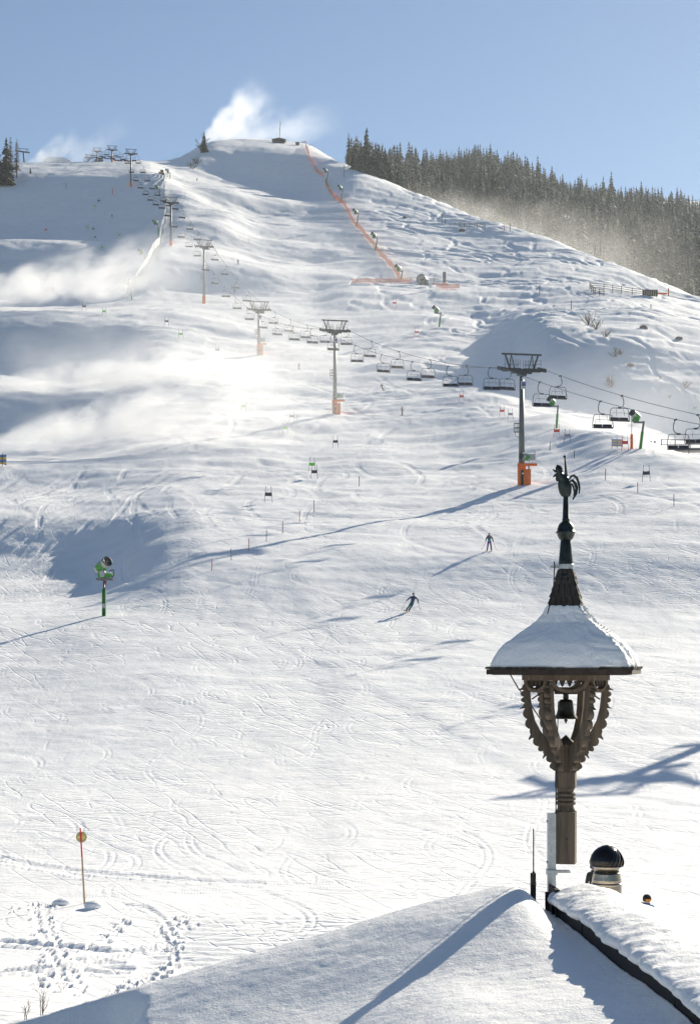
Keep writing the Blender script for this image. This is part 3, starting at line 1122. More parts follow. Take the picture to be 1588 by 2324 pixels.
# hexagonal plate with one board per side, and an arch hanging under each
RH = 0.40
for k in range(6):
    a0 = math.radians(60 * k + 12)
    a1 = a0 + math.radians(60)
    p0 = Vector((RH * math.cos(a0), RH * math.sin(a0), 0))
    p1 = Vector((RH * math.cos(a1), RH * math.sin(a1), 0))
    mid = (p0 + p1) / 2
    ang = math.atan2(p1.y - p0.y, p1.x - p0.x)
    L = (p1 - p0).length
    MB().box((mid.x, mid.y, 9.845), (L + 0.03, 0.06, 0.075), Matrix.Rotation(ang, 3, 'Z')).build('plate', M['weathered_wood'], turret)
    arch = MB()
    ro, ri = L / 2 - 0.01, L / 2 - 0.055
    n = 14
    ol = [(-ro * math.cos(math.pi * i / n), -ro * 0.62 * math.sin(math.pi * i / n)) for i in range(n + 1)]
    il = [(ri * math.cos(math.pi * i / n), -ri * 0.60 * math.sin(math.pi * i / n)) for i in range(n + 1)]
    mt = Matrix.Translation((mid.x, mid.y, 9.806)) @ Matrix.Rotation(ang, 4, 'Z')
    for i in range(n):
        q = [ol[i], ol[i + 1], il[n - i - 1], il[n - i]]
        arch.prism(q, 0.045, mt)
    arch.build('arch', M['weathered_wood'], turret)
    cusp = MB()
    for sx in (-1, 0, 1):
        cusp.prism([(sx * 0.07 - 0.028, 0), (sx * 0.07 + 0.028, 0), (sx * 0.07 + 0.012, -0.045), (sx * 0.07, -0.06), (sx * 0.07 - 0.012, -0.045)], 0.03, mt)
    cusp.build('tracery', M['dark_wood'], turret)

# square roof, bell-cast, with shingles in courses near the top
EW = 0.668


def roof_w(z):
    """half-width of the roof at height z"""
    return float(np.interp(z, [9.905, 9.96, 10.0, 10.12, 10.22, 10.33, 10.42, 10.5, 10.64, 10.8, 10.87], [EW, 0.655, 0.61, 0.50, 0.375, 0.24, 0.185, 0.16, 0.128, 0.088, 0.07]))


rf = MB()
zs_ = [9.905, 9.96, 10.0, 10.06, 10.12, 10.22, 10.33, 10.42, 10.5, 10.64, 10.8, 10.87]
for z in zs_:
    w = roof_w(z) - 0.012
    rf.v += [(-w, -w, z), (w, -w, z), (w, w, z), (-w, w, z)]
for i in range(len(zs_) - 1):
    for k in range(4):
        a = i * 4 + k
        b = i * 4 + (k + 1) % 4
        rf.f.append((a, b, b + 4, a + 4))
rf.f += [(3, 2, 1, 0), tuple(len(rf.v) - 4 + k for k in range(4))]
rf.build('roof', M['shingle_wood'], turret)
for k in range(4):
    a = k * math.pi / 2
    R3 = Matrix.Rotation(a, 3, 'Z')
    MB().box(R3 @ Vector((0, -EW - 0.008, 9.893)), (2 * EW + 0.03 - 0.04 * (k % 2), 0.03, 0.05), R3).build('eave_board', M['dark_wood'], turret)
# soffit
MB().box((0, 0, 9.872), (2 * EW - 0.06, 2 * EW - 0.06, 0.018)).build('soffit', M['dark_wood'], turret)
srng = random.Random(4)
for face in range(4):
    R3 = Matrix.Rotation(face * math.pi / 2, 3, 'Z')
    z = 10.44
    while z < 10.86:
        w = roof_w(z)
        w2 = roof_w(z + 0.085)
        n = max(2, round(2 * w / 0.062))
        for i in range(n):
            c0, c1 = -w + 2 * w * i / n, -w + 2 * w * (i + 1) / n
            d0, d1 = -w2 + 2 * w2 * i / n, -w2 + 2 * w2 * (i + 1) / n
            o = 0.012 + srng.uniform(0, 0.012)
            g = 0.003
            zz = z + srng.uniform(-0.012, 0.012)
            pts = [Vector((c0 + g, -w - o, zz)), Vector((c1 - g, -w - o, zz)), Vector((d1 - g, -w2 - 0.004, z + 0.085)), Vector((d0 + g, -w2 - 0.004, z + 0.085)),
                   Vector((c0 + g, -w + 0.01, zz)), Vector((c1 - g, -w + 0.01, zz)), Vector((d1 - g, -w2 + 0.012, z + 0.085)), Vector((d0 + g, -w2 + 0.012, z + 0.085))]
            s_ = MB()
            s_.add([R3 @ p for p in pts], [(0, 1, 2, 3), (7, 6, 5, 4), (0, 4, 5, 1), (1, 5, 6, 2), (2, 6, 7, 3), (3, 7, 4, 0)])
            s_.build('shingle', M['shingle_wood'], turret)
        z += 0.062
# ragged shingle ends along the eave
for face in range(4):
    R3 = Matrix.Rotation(face * math.pi / 2, 3, 'Z')
    n = 24
    for i in range(n):
        c0, c1 = -EW + 2 * EW * i / n, -EW + 2 * EW * (i + 1) / n
        s_ = MB()
        o = srng.uniform(0.012, 0.035)
        s_.box((0, 0, 0), (c1 - c0 - 0.006, 0.11, 0.016))
        so = s_.build('shingle', M['shingle_wood'], turret)
        p = R3 @ Vector(((c0 + c1) / 2, -EW + 0.045 - o, 9.928 + srng.uniform(-0.006, 0.008)))
        so.location = p
        so.rotation_euler = (0, 0, face * math.pi / 2)

# spire, clamp, ball
MB().lathe([(0.096, 10.80), (0.10, 10.84), (0.075, 10.87), (0.074, 10.95), (0.052, ty(1227)), (0.045, ty(1227) + 0.01)], 20).build('spire', M['copper_patina'], turret, True)
cl = MB().lathe([(0.078, 10.905), (0.081, 10.91), (0.081, 10.95), (0.076, 10.955)], 20)
cl.box((-0.115, -0.01, 10.93), (0.075, 0.03, 0.028))
cl.build('clamp', M['galvanised'], turret)
ball = MB().lathe([(0.045, ty(1227)), (0.066, ty(1224)), (0.083, ty(1216)), (0.088, ty(1211)), (0.103, ty(1209)), (0.103, ty(1208)), (0.088, ty(1206)), (0.083, ty(1199)), (0.068, ty(1190)), (0.045, ty(1185)), (0.035, ty(1183))], 28)
ball.build('ball', M['copper_patina'], turret, True)
MB().lathe([(0.037, ty(1184)), (0.037, ty(1178)), (0.033, ty(1177)), (0.025, ty(1124)), (0.022, ty(1122))], 16).build('finial_stem', M['copper_patina'], turret, True)

# snow on the little roof
na, nt_ = 160, 60
cap = MB()
A_, T_ = np.meshgrid(2 * np.pi * np.arange(na) / na, (np.arange(nt_) / (nt_ - 1)) ** 1.15)
Z_ = 9.955 + (10.53 - 9.955) * T_
W_ = np.vectorize(roof_w)(Z_)
ca, sa = np.cos(A_), np.sin(A_)
rr_ = W_ * (0.93 / np.maximum(np.abs(ca), np.abs(sa)) + 0.07 * 1.12)
th = 0.085 * (1 - T_) ** 0.35 * (1 - np.exp(-T_ * 9)) + 0.006
qx, qy = ca * 3, sa * 3
rr_ = rr_ * (0.985 + 0.035 * (1 - T_) ** 3) + th * 0.75 + 0.012 * _n(qx, qy + T_ * 3, 0.9, 41) * (1 - T_)
right = sstep(0.1, 0.9, ca)
rr_ = rr_ + right * (0.020 * _n(qx * 3, qy * 3 + T_ * 9, 0.7, 43) + 0.014 * _n(qx * 7, qy * 7 + T_ * 22, 0.7, 44))
cz_all = Z_ + th * 0.7 + 0.008 * _n(qx, qy + T_ * 5, 0.6, 47) - 0.02 * (1 - T_) ** 6
cap.v = np.stack([rr_ * ca, rr_ * sa, cz_all], -1).reshape(-1, 3).tolist()
for j in range(nt_ - 1):
    for i in range(na):
        a = j * na + i
        b = j * na + (i + 1) % na
        cap.f.append((a, b, b + na, a + na))
base = len(cap.v)
for i in range(na):
    x, y, z = cap.v[i]
    cap.v.append((x * 0.93, y * 0.93, z - 0.012 - 0.02 * abs(math.sin(i * 1.7) * math.sin(i * 0.61))))
for i in range(na):
    j = (i + 1) % na
    cap.f.append((base + i, base + j, j, i))
cap.f.append(tuple(base + i for i in range(na))[::-1])
cap.f.append(tuple((nt_ - 1) * na + i for i in range(na)))
co = cap.build('turret_snow', M['roof_snow_material'], None, True)
co.location = (TX, TY, 0)
co.rotation_euler = (0, 0, TR)
tag(co, 'pointed snow cap on the bell turret roof', 'snow', 'snow lying on the chalet', 'thing')

# weathercock
cock = empty('weathercock', (TX, TY, 0), 0)
tag(cock, 'dark metal weathercock with curled tail on top of the bell turret', 'weathercock')


def cx(x):
    return (x - 785) * 0.001016


def cz(y):
    return EYE - ((1360 + y / 3.176) * 0.742 - HY) * TY / F


body_prof = [(0.012, 515), (0.045, 500), (0.060, 470), (0.068, 420), (0.066, 380), (0.056, 345), (0.046, 320), (0.030, 300), (0.008, 285)]
bm_ = MB()
nseg = 18
for r, y in body_prof:
    sh = -0.002 * (515 - y) / 20
    for k in range(nseg):
        a = 2 * math.pi * k / nseg
        bm_.v.append((sh + r * math.cos(a), 0.72 * r * math.sin(a), cz(y)))
for i in range(len(body_prof) - 1):
    for k in range(nseg):
        a = i * nseg + k
        b = i * nseg + (k + 1) % nseg
        bm_.f.append((a, b, b + nseg, a + nseg))
bm_.f += [tuple(range(nseg))[::-1], tuple((len(body_prof) - 1) * nseg + k for k in range(nseg))]
bm_.build('body', M['copper_patina'], cock, True)
MB().tube([(cx(765), 0, cz(370)), (cx(745), 0, cz(320)), (cx(728), 0, cz(285)), (cx(715), 0, cz(255)), (cx(708), 0, cz(225)), (cx(706), 0, cz(203))], [0.045, 0.036, 0.029, 0.027, 0.026, 0.014], 12).build('neck', M['copper_patina'], cock, True)


def flat(name, pts, t, parent=cock, mat='copper_patina'):
    return MB().prism([(cx(x), cz(y)) for x, y in pts], t).build(name, M[mat], parent)


flat('comb', [(690, 215), (694, 198), (708, 194), (716, 202), (728, 198), (734, 212), (746, 212), (744, 228), (757, 232), (750, 246), (760, 262), (744, 270), (730, 262), (715, 235)], 0.018)
flat('upper_beak', [(695, 250), (652, 236), (664, 256), (680, 272), (698, 270)], 0.016)
flat('lower_beak', [(700, 268), (672, 288), (654, 322), (682, 312), (704, 292)], 0.014)
flat('wattle', [(692, 290), (684, 330), (692, 352), (704, 360), (716, 348), (720, 320), (716, 290)], 0.022)


def feather(pts, w, name='tail_feather'):
    up, dn = [], []
    n = len(pts)
    for i, (x, y) in enumerate(pts):
        a = pts[max(i - 1, 0)]
        b = pts[min(i + 1, n - 1)]
        L = math.hypot(b[0] - a[0], b[1] - a[1])
        nx, ny = -(b[1] - a[1]) / L, (b[0] - a[0]) / L
        k = w * math.sin(math.pi * min(1, (i + 0.6) / n)) ** 0.5
        up.append((x + nx * k, y + ny * k))
        dn.append((x - nx * k, y - ny * k))
    return flat(name, up + dn[::-1], 0.014)


feather([(815, 345), (835, 308), (865, 300), (892, 325), (908, 370), (917, 420), (914, 478)], 12)
feather([(820, 360), (850, 348), (875, 375), (890, 420), (884, 475), (852, 535)], 15)
feather([(822, 375), (845, 385), (860, 415), (868, 460), (862, 500)], 9)
MB().tube([(cx(790), 0, cz(330)), (cx(784), 0, cz(240)), (cx(776), 0, cz(130)), (cx(774), 0, cz(118))], [0.018, 0.012, 0.007, 0.009], 8).build('rod', M['copper_patina'], cock, True)
MB().lathe([(0.004, cz(130)), (0.014, cz(124)), (0.018, cz(116)), (0.014, cz(108)), (0.004, cz(103))], 10, (cx(774), 0, 0)).build('rod_knob', M['copper_patina'], cock, True)

# bell hanging inside
bell = empty('bell', (TX, TY, 0), TR)
tag(bell, 'dark bronze bell hanging under the turret roof', 'bell')
zb = ty(1632)
MB().lathe([(0.110, zb), (0.118, zb + 0.004), (0.112, zb + 0.018), (0.092, zb + 0.05), (0.080, zb + 0.09), (0.073, zb + 0.15), (0.068, zb + 0.175), (0.055, zb + 0.19), (0.02, zb + 0.195)], 28).build('bell_body', M['bell_bronze'], bell, True)
MB().lathe([(0.022, zb + 0.19), (0.03, zb + 0.205), (0.026, zb + 0.235), (0.032, zb + 0.245)], 12).build('crown', M['iron'], bell, True)
MB().box((0, 0, zb + 0.262), (0.22, 0.05, 0.036)).box((0, 0, zb + 0.298), (0.24, 0.06, 0.03)).build('headstock', M['dark_wood'], bell)
MB().tube([(0, 0, zb + 0.1), (0, 0, zb - 0.012)], 0.008, 6).lathe([(0.006, zb - 0.045), (0.009, zb - 0.03), (0.016, zb - 0.022), (0.018, zb - 0.01), (0.01, zb)], 10).build('clapper', M['iron'], bell)
for s in (-1, 1):
    MB().tube([(s * 0.11, 0, zb + 0.275), (s * 0.20, 0, zb + 0.285), (s * 0.335, 0, 9.62)], 0.008, 6).build('hanger', M['iron'], bell)

# cables and steel channel
cb = MB().tube([(TX - 0.118, TY - 0.03, 10.98), (TX - 0.118, TY - 0.05, 10.92), (TX - 0.135, TY - 0.12, 10.72), (TX - 0.17, TY - 0.18, 10.58), (TX - 0.21, TY - 0.26, 10.46)], 0.006, 6)
tag(cb.build('lightning_cable', M['iron']), 'thin dark lightning cable running down the turret spire', 'cable')
cb = MB().tube([(TX - 0.60, TY - 0.55, 9.87), (TX - 0.52, TY - 0.5, 9.74), (TX - 0.40, TY - 0.34, 9.60), (TX - 0.27, TY - 0.25, 9.42), (TX - 0.16, TY - 0.2, 9.22), (TX - 0.115, TY - 0.15, 9.12), (TX - 0.112, TY - 0.12, 8.5)], 0.006, 6)
tag(cb.build('stay_cable', M['iron']), 'thin cable slanting from the turret eave past the left struts', 'cable')
cb = MB().tube([(TX - 0.09, TY - 0.13, 9.60), (TX - 0.10, TY - 0.14, 9.2), (TX - 0.095, TY - 0.14, 8.5)], 0.005, 6)
tag(cb.build('bell_rope', M['iron']), 'bell rope hanging straight down beside the turret post', 'rope')
ch = empty('steel_channel', (TX - 0.148, TY - 0.05, 0))
tag(ch, 'galvanised steel channel bolted to the left of the turret post', 'steel channel')
MB().box((0, 0, 8.03), (0.078, 0.10, 0.94)).build('channel', M['galvanised'], ch)
MB().box((0, -0.01, 7.92), (0.10, 0.14, 0.05)).box((0.11, 0.0, 7.925), (0.14, 0.13, 0.02)).build('foot_plate', M['galvanised'], ch)
for z in (8.42, 8.02):
    MB().tube([(-0.052, -0.02, z), (-0.036, -0.02, z)], 0.012, 6).build('bolt', M['galvanised'], ch)

# rotating flue cowl behind the ridge
CYD = 19.6
cxm = (1376.5 - CX) / F * CYD


def cyz(py):
    return EYE - (py - HY) * CYD / F


cowl = empty('flue_cowl', (cxm, CYD, 0))
tag(cowl, 'steel flue pipe with black dome cowl behind the snowy ridge', 'flue')
MB().lathe([(0.165, 1.2), (0.165, cyz(2010)), (0.172, cyz(2010)), (0.172, cyz(2006)), (0.168, cyz(2004))], 28).build('pipe', M['steel'], cowl, True)
MB().lathe([(0.168, cyz(2004)), (0.163, cyz(1996)), (0.150, cyz(1984)), (0.150, cyz(1981))], 28).build('cone', M['steel'], cowl, True)
MB().lathe([(0.138, cyz(1981)), (0.138, cyz(1971)), (0.160, cyz(1969)), (0.162, cyz(1964))], 28).build('collar', M['steel'], cowl, True)
for k in range(22):
    v = MB()
    a0 = 2 * math.pi * k / 22
    n = 9
    rows_ = []
    for i in range(n + 1):
        t = i / n
        z = cyz(1966) + 0.225 * t
        r = 0.198 * math.sqrt(max(0.004, 1 - (0.97 * t) ** 2)) * (0.93 + 0.07 * min(1, t * 5))
        sw = 0.75 * t
        rows_.append((r, z, a0 + sw))
    for r, z, a in rows_:
        v.v += [(r * math.cos(a), r * math.sin(a), z), (r * 0.955 * math.cos(a + 0.31), r * 0.955 * math.sin(a + 0.31), z)]
    for i in range(n):
        v.f.append((2 * i, 2 * i + 1, 2 * i + 3, 2 * i + 2))
    v.build('vane', M['black_enamel'], cowl, True)
MB().lathe([(0.09, cyz(1966) + 0.15), (0.185, cyz(1966) + 0.01), (0.19, cyz(1966))][::-1], 24).build('rotor_core', M['black_enamel'], cowl, True)
MB().lathe([(0.05, cyz(1966) + 0.215), (0.03, cyz(1966) + 0.228), (0.004, cyz(1966) + 0.235)], 12).build('rotor_top', M['black_enamel'], cowl, True)
# ------------------------------------------------------------------ chairlift
M['lift_steel'] = material('lift_steel', (0.075, 0.08, 0.085), 0.5, 0.4, noise=(1.5, 0.2))
M['lift_grey'] = material('lift_grey', (0.14, 0.15, 0.15), 0.5, 0.3, noise=(1.2, 0.15))
M['orange_pad'] = material('orange_pad', (0.75, 0.17, 0.035), 0.7, noise=(2.0, 0.2), bump=(5, 0.3, 0.03))
M['navy_seat'] = material('navy_seat', (0.012, 0.018, 0.045), 0.6, noise=(6, 0.2))
M['grey_seat'] = material('grey_seat', (0.055, 0.052, 0.058), 0.65, noise=(6, 0.2))
M['wire_rope'] = material('wire_rope', (0.22, 0.22, 0.22), 0.4, 0.7, noise=(20, 0.2))
M['white_paint'] = material('white_paint', (0.75, 0.76, 0.77), 0.5, noise=(3, 0.06))
M['poster'] = material('poster', (0.10, 0.12, 0.28), 0.5, noise=(2.2, 0.9))

LDX = -0.213
LDIR = Vector((LDX, 1, 0)).normalized()
LPER = Vector((LDIR.y, -LDIR.x, 0))
LRZ = math.atan2(-LDIR.x, LDIR.y)
HALF = 2.65


def line_x(y):
    return 68.9 + LDX * y


# distance and height of the ropes over the eye, tower by tower
ROPE = [(130, 15.5), (222, 36.9), (337, 63.4), (427, 85.4), (529, 124.7), (618, 161.0), (776, 223.7), (883, 256.5), (991, 287.0), (1060, 303.0)]
ORD = ['off-frame', 'nearest', 'second', 'third', 'fourth', 'fifth', 'sixth', 'seventh', 'eighth', 'ninth']
_ry = np.array([95] + [a for a, _ in ROPE] + [1100], float)
_rz = np.array([5.5] + [b for _, b in ROPE] + [306.0], float) + EYE


def rope_z(y):
    z = float(np.interp(y, _ry, _rz))
    k = int(np.clip(np.searchsorted(_ry, y) - 1, 0, len(_ry) - 2))
    L = _ry[k + 1] - _ry[k]
    t = (y - _ry[k]) / L
    return z - 4 * 0.00016 * L * L * t * (1 - t)


for sgn, nm in ((-1, 'left'), (1, 'right')):
    pts = []
    for y in np.arange(95, 1101, 4.0):
        c = Vector((line_x(y), y, rope_z(y))) + LPER * (sgn * HALF)
        pts.append(c)
    o = MB().tube(pts, [0.028 + 0.000045 * p.y for p in pts], 5).build('haul_rope', M['wire_rope'])
    tag(o, 'thin steel haul rope on the %s side of the lift towers' % nm, 'haul rope', 'chairlift ropes')


def boxtube(mb, a, b, w):
    a, b = Vector(a), Vector(b)
    d = (b - a)
    L = d.length
    q = d.to_track_quat('X', 'Z').to_matrix()
    mb.box((a + b) / 2, (L, w, w), q)
    return mb


def frame_rect(mb, x0, x1, z0, z1, y, r=0.03):
    mb.tube([(x0, y, z0), (x0, y, z1), (x1, y, z1), (x1, y, z0)], r, 4)
    mb.tube([(x0, y, (z0 + z1) / 2), (x1, y, (z0 + z1) / 2)], r * 0.8, 4)
    return mb


# shared tower head: origin at the rope level, x across the line, y along it
HEAD = {}
h = MB()
h.box((0, 0, -0.30), (4.9, 0.42, 0.34)).box((0, 0, -0.58), (2.6, 0.40, 0.26)).box((0, 0, -0.82), (1.2, 0.44, 0.3))
HEAD['crossarm'] = h.mesh('crossarm', M['lift_steel'])
h = MB()
h.box((0, 0, 1.72), (5.2, 0.22, 0.2))
for s in (-1, 1):
    boxtube(h, (s * 1.55, 0, -0.15), (s * 2.15, 0, 1.63), 0.17)
    boxtube(h, (s * 0.95, 0, -0.15), (s * 1.35, 0, 1.63), 0.09)
    boxtube(h, (s * 1.62, 0, -0.15), (s * 1.38, 0, 1.63), 0.09)
HEAD['gantry'] = h.mesh('gantry', M['lift_steel'])
h = MB()
for y in (-0.4, 0.4):
    for k in range(3):
        frame_rect(h, 0.35 + k * 0.42, 0.35 + (k + 1) * 0.42, -0.12, 0.95, y, 0.025)
frame_rect(h, 1.7, 2.35, -0.1, 0.98, -0.5, 0.025)
h.box((1.3, 0, -0.12), (2.2, 1.0, 0.05))
HEAD['railing_r'] = h.mesh('railing', M['lift_steel'])
hl = MB()
hl.v = [(-x, y, z) for x, y, z in h.v]
hl.f = [f[::-1] for f in h.f]
HEAD['railing_l'] = hl.mesh('railing', M['lift_steel'])
h = MB()
h.box((0, 0, -0.18), (0.16, 3.4, 0.16)).box((0, 0, -0.02), (0.3, 0.5, 0.34))
HEAD['sheave_beam'] = h.mesh('sheave_beam', M['lift_steel'])
h = MB()
h.lathe([(0.05, -0.07), (0.2, -0.07), (0.21, -0.05), (0.17, 0), (0.21, 0.05), (0.2, 0.07), (0.05, 0.07)], 14)
h.v = [(z, x, y) for x, y, z in h.v]
HEAD['sheave'] = h.mesh('sheave', M['lift_steel'], True)


def lift_tower(i, y, detail):
    x = line_x(y)
    zr = rope_z(y)
    zg = gz(x, y) - 0.6
    t = empty('lift_tower', (x, y, zr), LRZ)
    H = zr - zg
    tall = {1: 'nearest chairlift tower, dark, with orange padded base and a small poster', 2: 'second chairlift tower from the front, orange base, veiled in mist',
            3: 'third chairlift tower, short, in the white mist', 4: 'fourth chairlift tower standing on the lit bench with pale orange base',
            5: 'fifth chairlift tower beside the upper white slat fence', 6: 'sixth chairlift tower on the shaded slope just below the crest',
            7: 'seventh chairlift tower on the crest against the sky', 8: 'eighth chairlift tower on the crest in front of the top station',
            9: 'ninth chairlift tower, shortest, at the top station', 0: 'lift tower right of the frame casting the long shadow on the piste'}[i]
    tag(t, tall, 'lift tower', 'towers of the chairlift')
    if i == 0:
        t.scale = (1.35, 1.35, 1.0)
    if detail:
        r0, r1 = 0.43, 0.27
    else:
        r0, r1 = 0.46, 0.30
    MB().tube([(0, 0, -H), (0, 0, -H * 0.5), (0, 0, -0.95)], [r0, (r0 + r1) / 2, r1], 12).build('mast', M['lift_grey'], t, True)
    ph = 3.3 if i in (1, 2) else (3.0 if i in (3, 4) else 2.6)
    pad = MB().lathe([(r0 + 0.10, -H), (r0 + 0.12, -H + ph - 0.06), (r0 + 0.02, -H + ph)], 10)
    pad.build('base_pad', M['orange_pad'], t)
    link('crossarm', HEAD['crossarm'], t)
    link('gantry', HEAD['gantry'], t)
    link('railing', HEAD['railing_l'], t)
    link('railing', HEAD['railing_r'], t)
    for s in (-1, 1):
        b = link('sheave_beam', HEAD['sheave_beam'], t, (s * HALF, 0, -0.12))
        dzdy = (rope_z(y + 3) - rope_z(y - 3)) / 6
        b.rotation_euler = (math.atan(dzdy), 0, 0)
        n = 8 if detail else 4
        for k in range(n):
            link('sheave', HEAD['sheave'], b, (0, -1.55 + 3.1 * k / (n - 1), 0.02))
    if i in (0, 1, 2, 3, 4, 5):
        zc = -H * 0.53 if i != 4 else -H * 0.55
        c = MB()
        for dx in (-0.95, -0.55, -0.2):
            c.tube([(dx, -0.2, zc), (dx, -0.2, zc + 1.1)], 0.03, 4)
            c.tube([(dx, 0.25, zc), (dx, 0.25, zc + 1.1)], 0.03, 4)
        for z in (zc + 0.02, zc + 0.55, zc + 1.1):
            c.tube([(-0.2, -0.2, z), (-0.95, -0.2, z), (-0.95, 0.25, z), (-0.2, 0.25, z)], 0.03, 4)
        c.box((-0.57, 0.02, zc), (0.8, 0.5, 0.05))
        c.tube([(-0.9, 0, zc), (-0.75, 0, zc - 0.55), (-0.3, 0, zc - 0.6)], 0.035, 4)
        c.build('rescue_platform', M['lift_steel'], t)
    if i in (1, 2, 3):
        sg = MB().box((0.12, -0.42, -2.2), (0.66, 0.04, 1.0)).build('sign_board', M['white_paint'], t)
        MB().box((0.12, -0.446, -2.08), (0.5, 0.012, 0.55)).build('poster', M['poster'], sg)
        MB().box((0.12, -0.446, -2.52), (0.42, 0.012, 0.06)).build('caption', M['lift_grey'], sg)
        MB().box((0.05, -0.36, -1.35), (0.26, 0.03, 0.3)).build('number_plate', M['white_paint'], t)
    return t


towers = []
for i, (y, z) in enumerate(ROPE):
    towers.append(lift_tower(i, y, i <= 4))


# chairs
def arc(c, r, a0, a1, n=5):
    return [(c[0] + r * math.cos(a0 + (a1 - a0) * k / n), 0, c[1] + r * math.sin(a0 + (a1 - a0) * k / n)) for k in range(n + 1)]


def make_chair(side, seat_mat, thick=1.0):
    m = 1 if side < 0 else -1
    t = empty('chairlift_chair', (0, 0, 0), LRZ)
    cx0 = 0.27 * m
    hg = MB().box((0, 0, -0.02), (0.12, 0.55, 0.14))
    hg.tube([(0, 0, 0), (-0.10 * m, 0, -0.16), (-0.22 * m, 0, -0.48), (-0.24 * m, 0, -0.95), (-0.10 * m, 0, -1.2), (0.10 * m, 0, -1.30), (cx0, 0, -1.36)], 0.045 * thick, 6)
    hg.box((cx0, 0, -1.37), (0.36, 0.16, 0.16))
    hg.build('hanger', M['lift_steel'], t)
    fr = MB()
    L = [(-0.75, -1.40), (-0.95, -1.46), (-1.02, -1.60), (-1.13, -2.25), (-1.17, -2.72), (-1.12, -2.86)]
    fr.tube([(cx0 + x, 0, z) for x, z in L[::-1]] + [(cx0 - x, 0, z) for x, z in L], 0.035 * thick, 6)
    fr.tube([(cx0 - 1.12, 0, -2.86), (cx0 + 1.12, 0, -2.86)], 0.03 * thick, 6)
    fr.build('frame', M['lift_steel'], t)
    for s in (-1, 1):
        MB().box((cx0 + s * 0.53, -0.22, -2.80), (1.0, 0.46, 0.10)).build('seat', seat_mat, t)
        b = MB().box((0, 0, 0), (1.0, 0.09, 0.42))
        b.v = [(x, y + 0.06 * (abs(x) > 0.48), z) for x, y, z in b.v]
        bo = b.build('backrest', seat_mat, t)
        bo.location = (cx0 + s * 0.53, 0.04, -2.62)
        bo.rotation_euler = (math.radians(-10), 0, 0)
    sb = MB()
    sb.tube([(cx0 - 0.98, -0.25, -2.45), (cx0 - 0.88, -0.3, -1.98), (cx0 + 0.88, -0.3, -1.98), (cx0 + 0.98, -0.25, -2.45)], 0.018 * thick, 4)
    for s in (-1, 1):
        sb.tube([(cx0 + s * 0.42, -0.1, -1.48), (cx0 + s * 0.46, -0.3, -1.98), (cx0 + s * 0.46, -0.35, -2.3)], 0.02 * thick, 4)
    sb.build('safety_bar', M['lift_steel'], t)
    return t


def make_far_chair(side, seat_mat):
    m = 1 if side < 0 else -1
    t = empty('chairlift_chair', (0, 0, 0), LRZ)
    cx0 = 0.27 * m
    fr = MB().tube([(0, 0, 0), (-0.22 * m, 0, -0.5), (-0.22 * m, 0, -0.95), (cx0, 0, -1.36)], 0.06, 4)
    L = [(-0.85, -1.42), (-1.02, -1.60), (-1.15, -2.5), (-1.12, -2.86)]
    fr.tube([(cx0 + x, 0, z) for x, z in L[::-1]] + [(cx0 - x, 0, z) for x, z in L], 0.05, 4)
    fr.build('frame', M['lift_steel'], t)
    MB().box((cx0, -0.1, -2.66), (2.1, 0.4, 0.46)).build('seat', seat_mat, t)
    return t


PROTO = {(-1, 0): make_chair(-1, M['navy_seat']), (1, 0): make_chair(1, M['grey_seat']), (-1, 1): make_far_chair(-1, M['navy_seat']), (1, 1): make_far_chair(1, M['grey_seat'])}
NUM = ['first', 'second', 'third', 'fourth', 'fifth', 'sixth', 'seventh', 'eighth', 'ninth', 'tenth']
for sgn, y0, dy, nm in ((-1, 127.0, 20.0, 'left'), (1, 133.0, 20.5, 'right')):
    count = {0: -2}
    k = 0
    while True:
        y = y0 + dy * k
        k += 1
        if y > 1068:
            break
        far = 1 if y > 560 else 0
        pr = PROTO[(sgn, far)]
        o = copy_tree(pr)
        c = Vector((line_x(y), y, rope_z(y))) + LPER * (sgn * HALF)
        o.location = c
        o.rotation_euler = (0, 0, LRZ + random.uniform(-0.05, 0.05))
        o.rotation_euler = (random.uniform(-0.03, 0.03), random.uniform(-0.035, 0.035), LRZ + random.uniform(-0.05, 0.05))
        ti = max([0] + [i for i, (ty_, _) in enumerate(ROPE) if ty_ <= y])
        j = count.get(ti, 0)
        count[ti] = j + 1
        if j < 0:  # unseen chairs, added for the shadows they throw on the piste
            lab = 'chair on the %s rope out of view at the right, %s' % (nm, 'farther down the line' if j == -2 else 'nearer the edge')
        elif ti == 0:
            lab = 'empty chairlift chair on the %s rope, %s one from the right edge' % (nm, NUM[j])
        else:
            lab = 'empty chairlift chair on the %s rope, %s above the %s tower' % (nm, NUM[j], ORD[ti])
        tag(o, lab, 'chair', 'chairs of the chairlift')
for pr in PROTO.values():
    for ch in list(pr.children):
        bpy.data.objects.remove(ch)
    bpy.data.objects.remove(pr)
# ------------------------------------------------------------------ snow guns
M['gun_green'] = material('gun_green', (0.05, 0.27, 0.035), 0.45, noise=(3, 0.2))
M['gun_grey'] = material('gun_grey', (0.40, 0.41, 0.42), 0.45, 0.3, noise=(4, 0.2))
M['gun_dark'] = material('gun_dark', (0.03, 0.035, 0.035), 0.5, noise=(5, 0.3))
M['steel_beam'] = material('steel_beam', (0.16, 0.165, 0.165), 0.5, 0.5, noise=(5, 0.25))
M['loose_snow'] = snow_material('loose_snow', [(5, 0.05)])
M['hose_red'] = material('hose_red', (0.4, 0.05, 0.03), 0.6, noise=(6, 0.2))
M['orange_plastic'] = material('orange_plastic', (0.85, 0.22, 0.03), 0.6, noise=(3, 0.15))


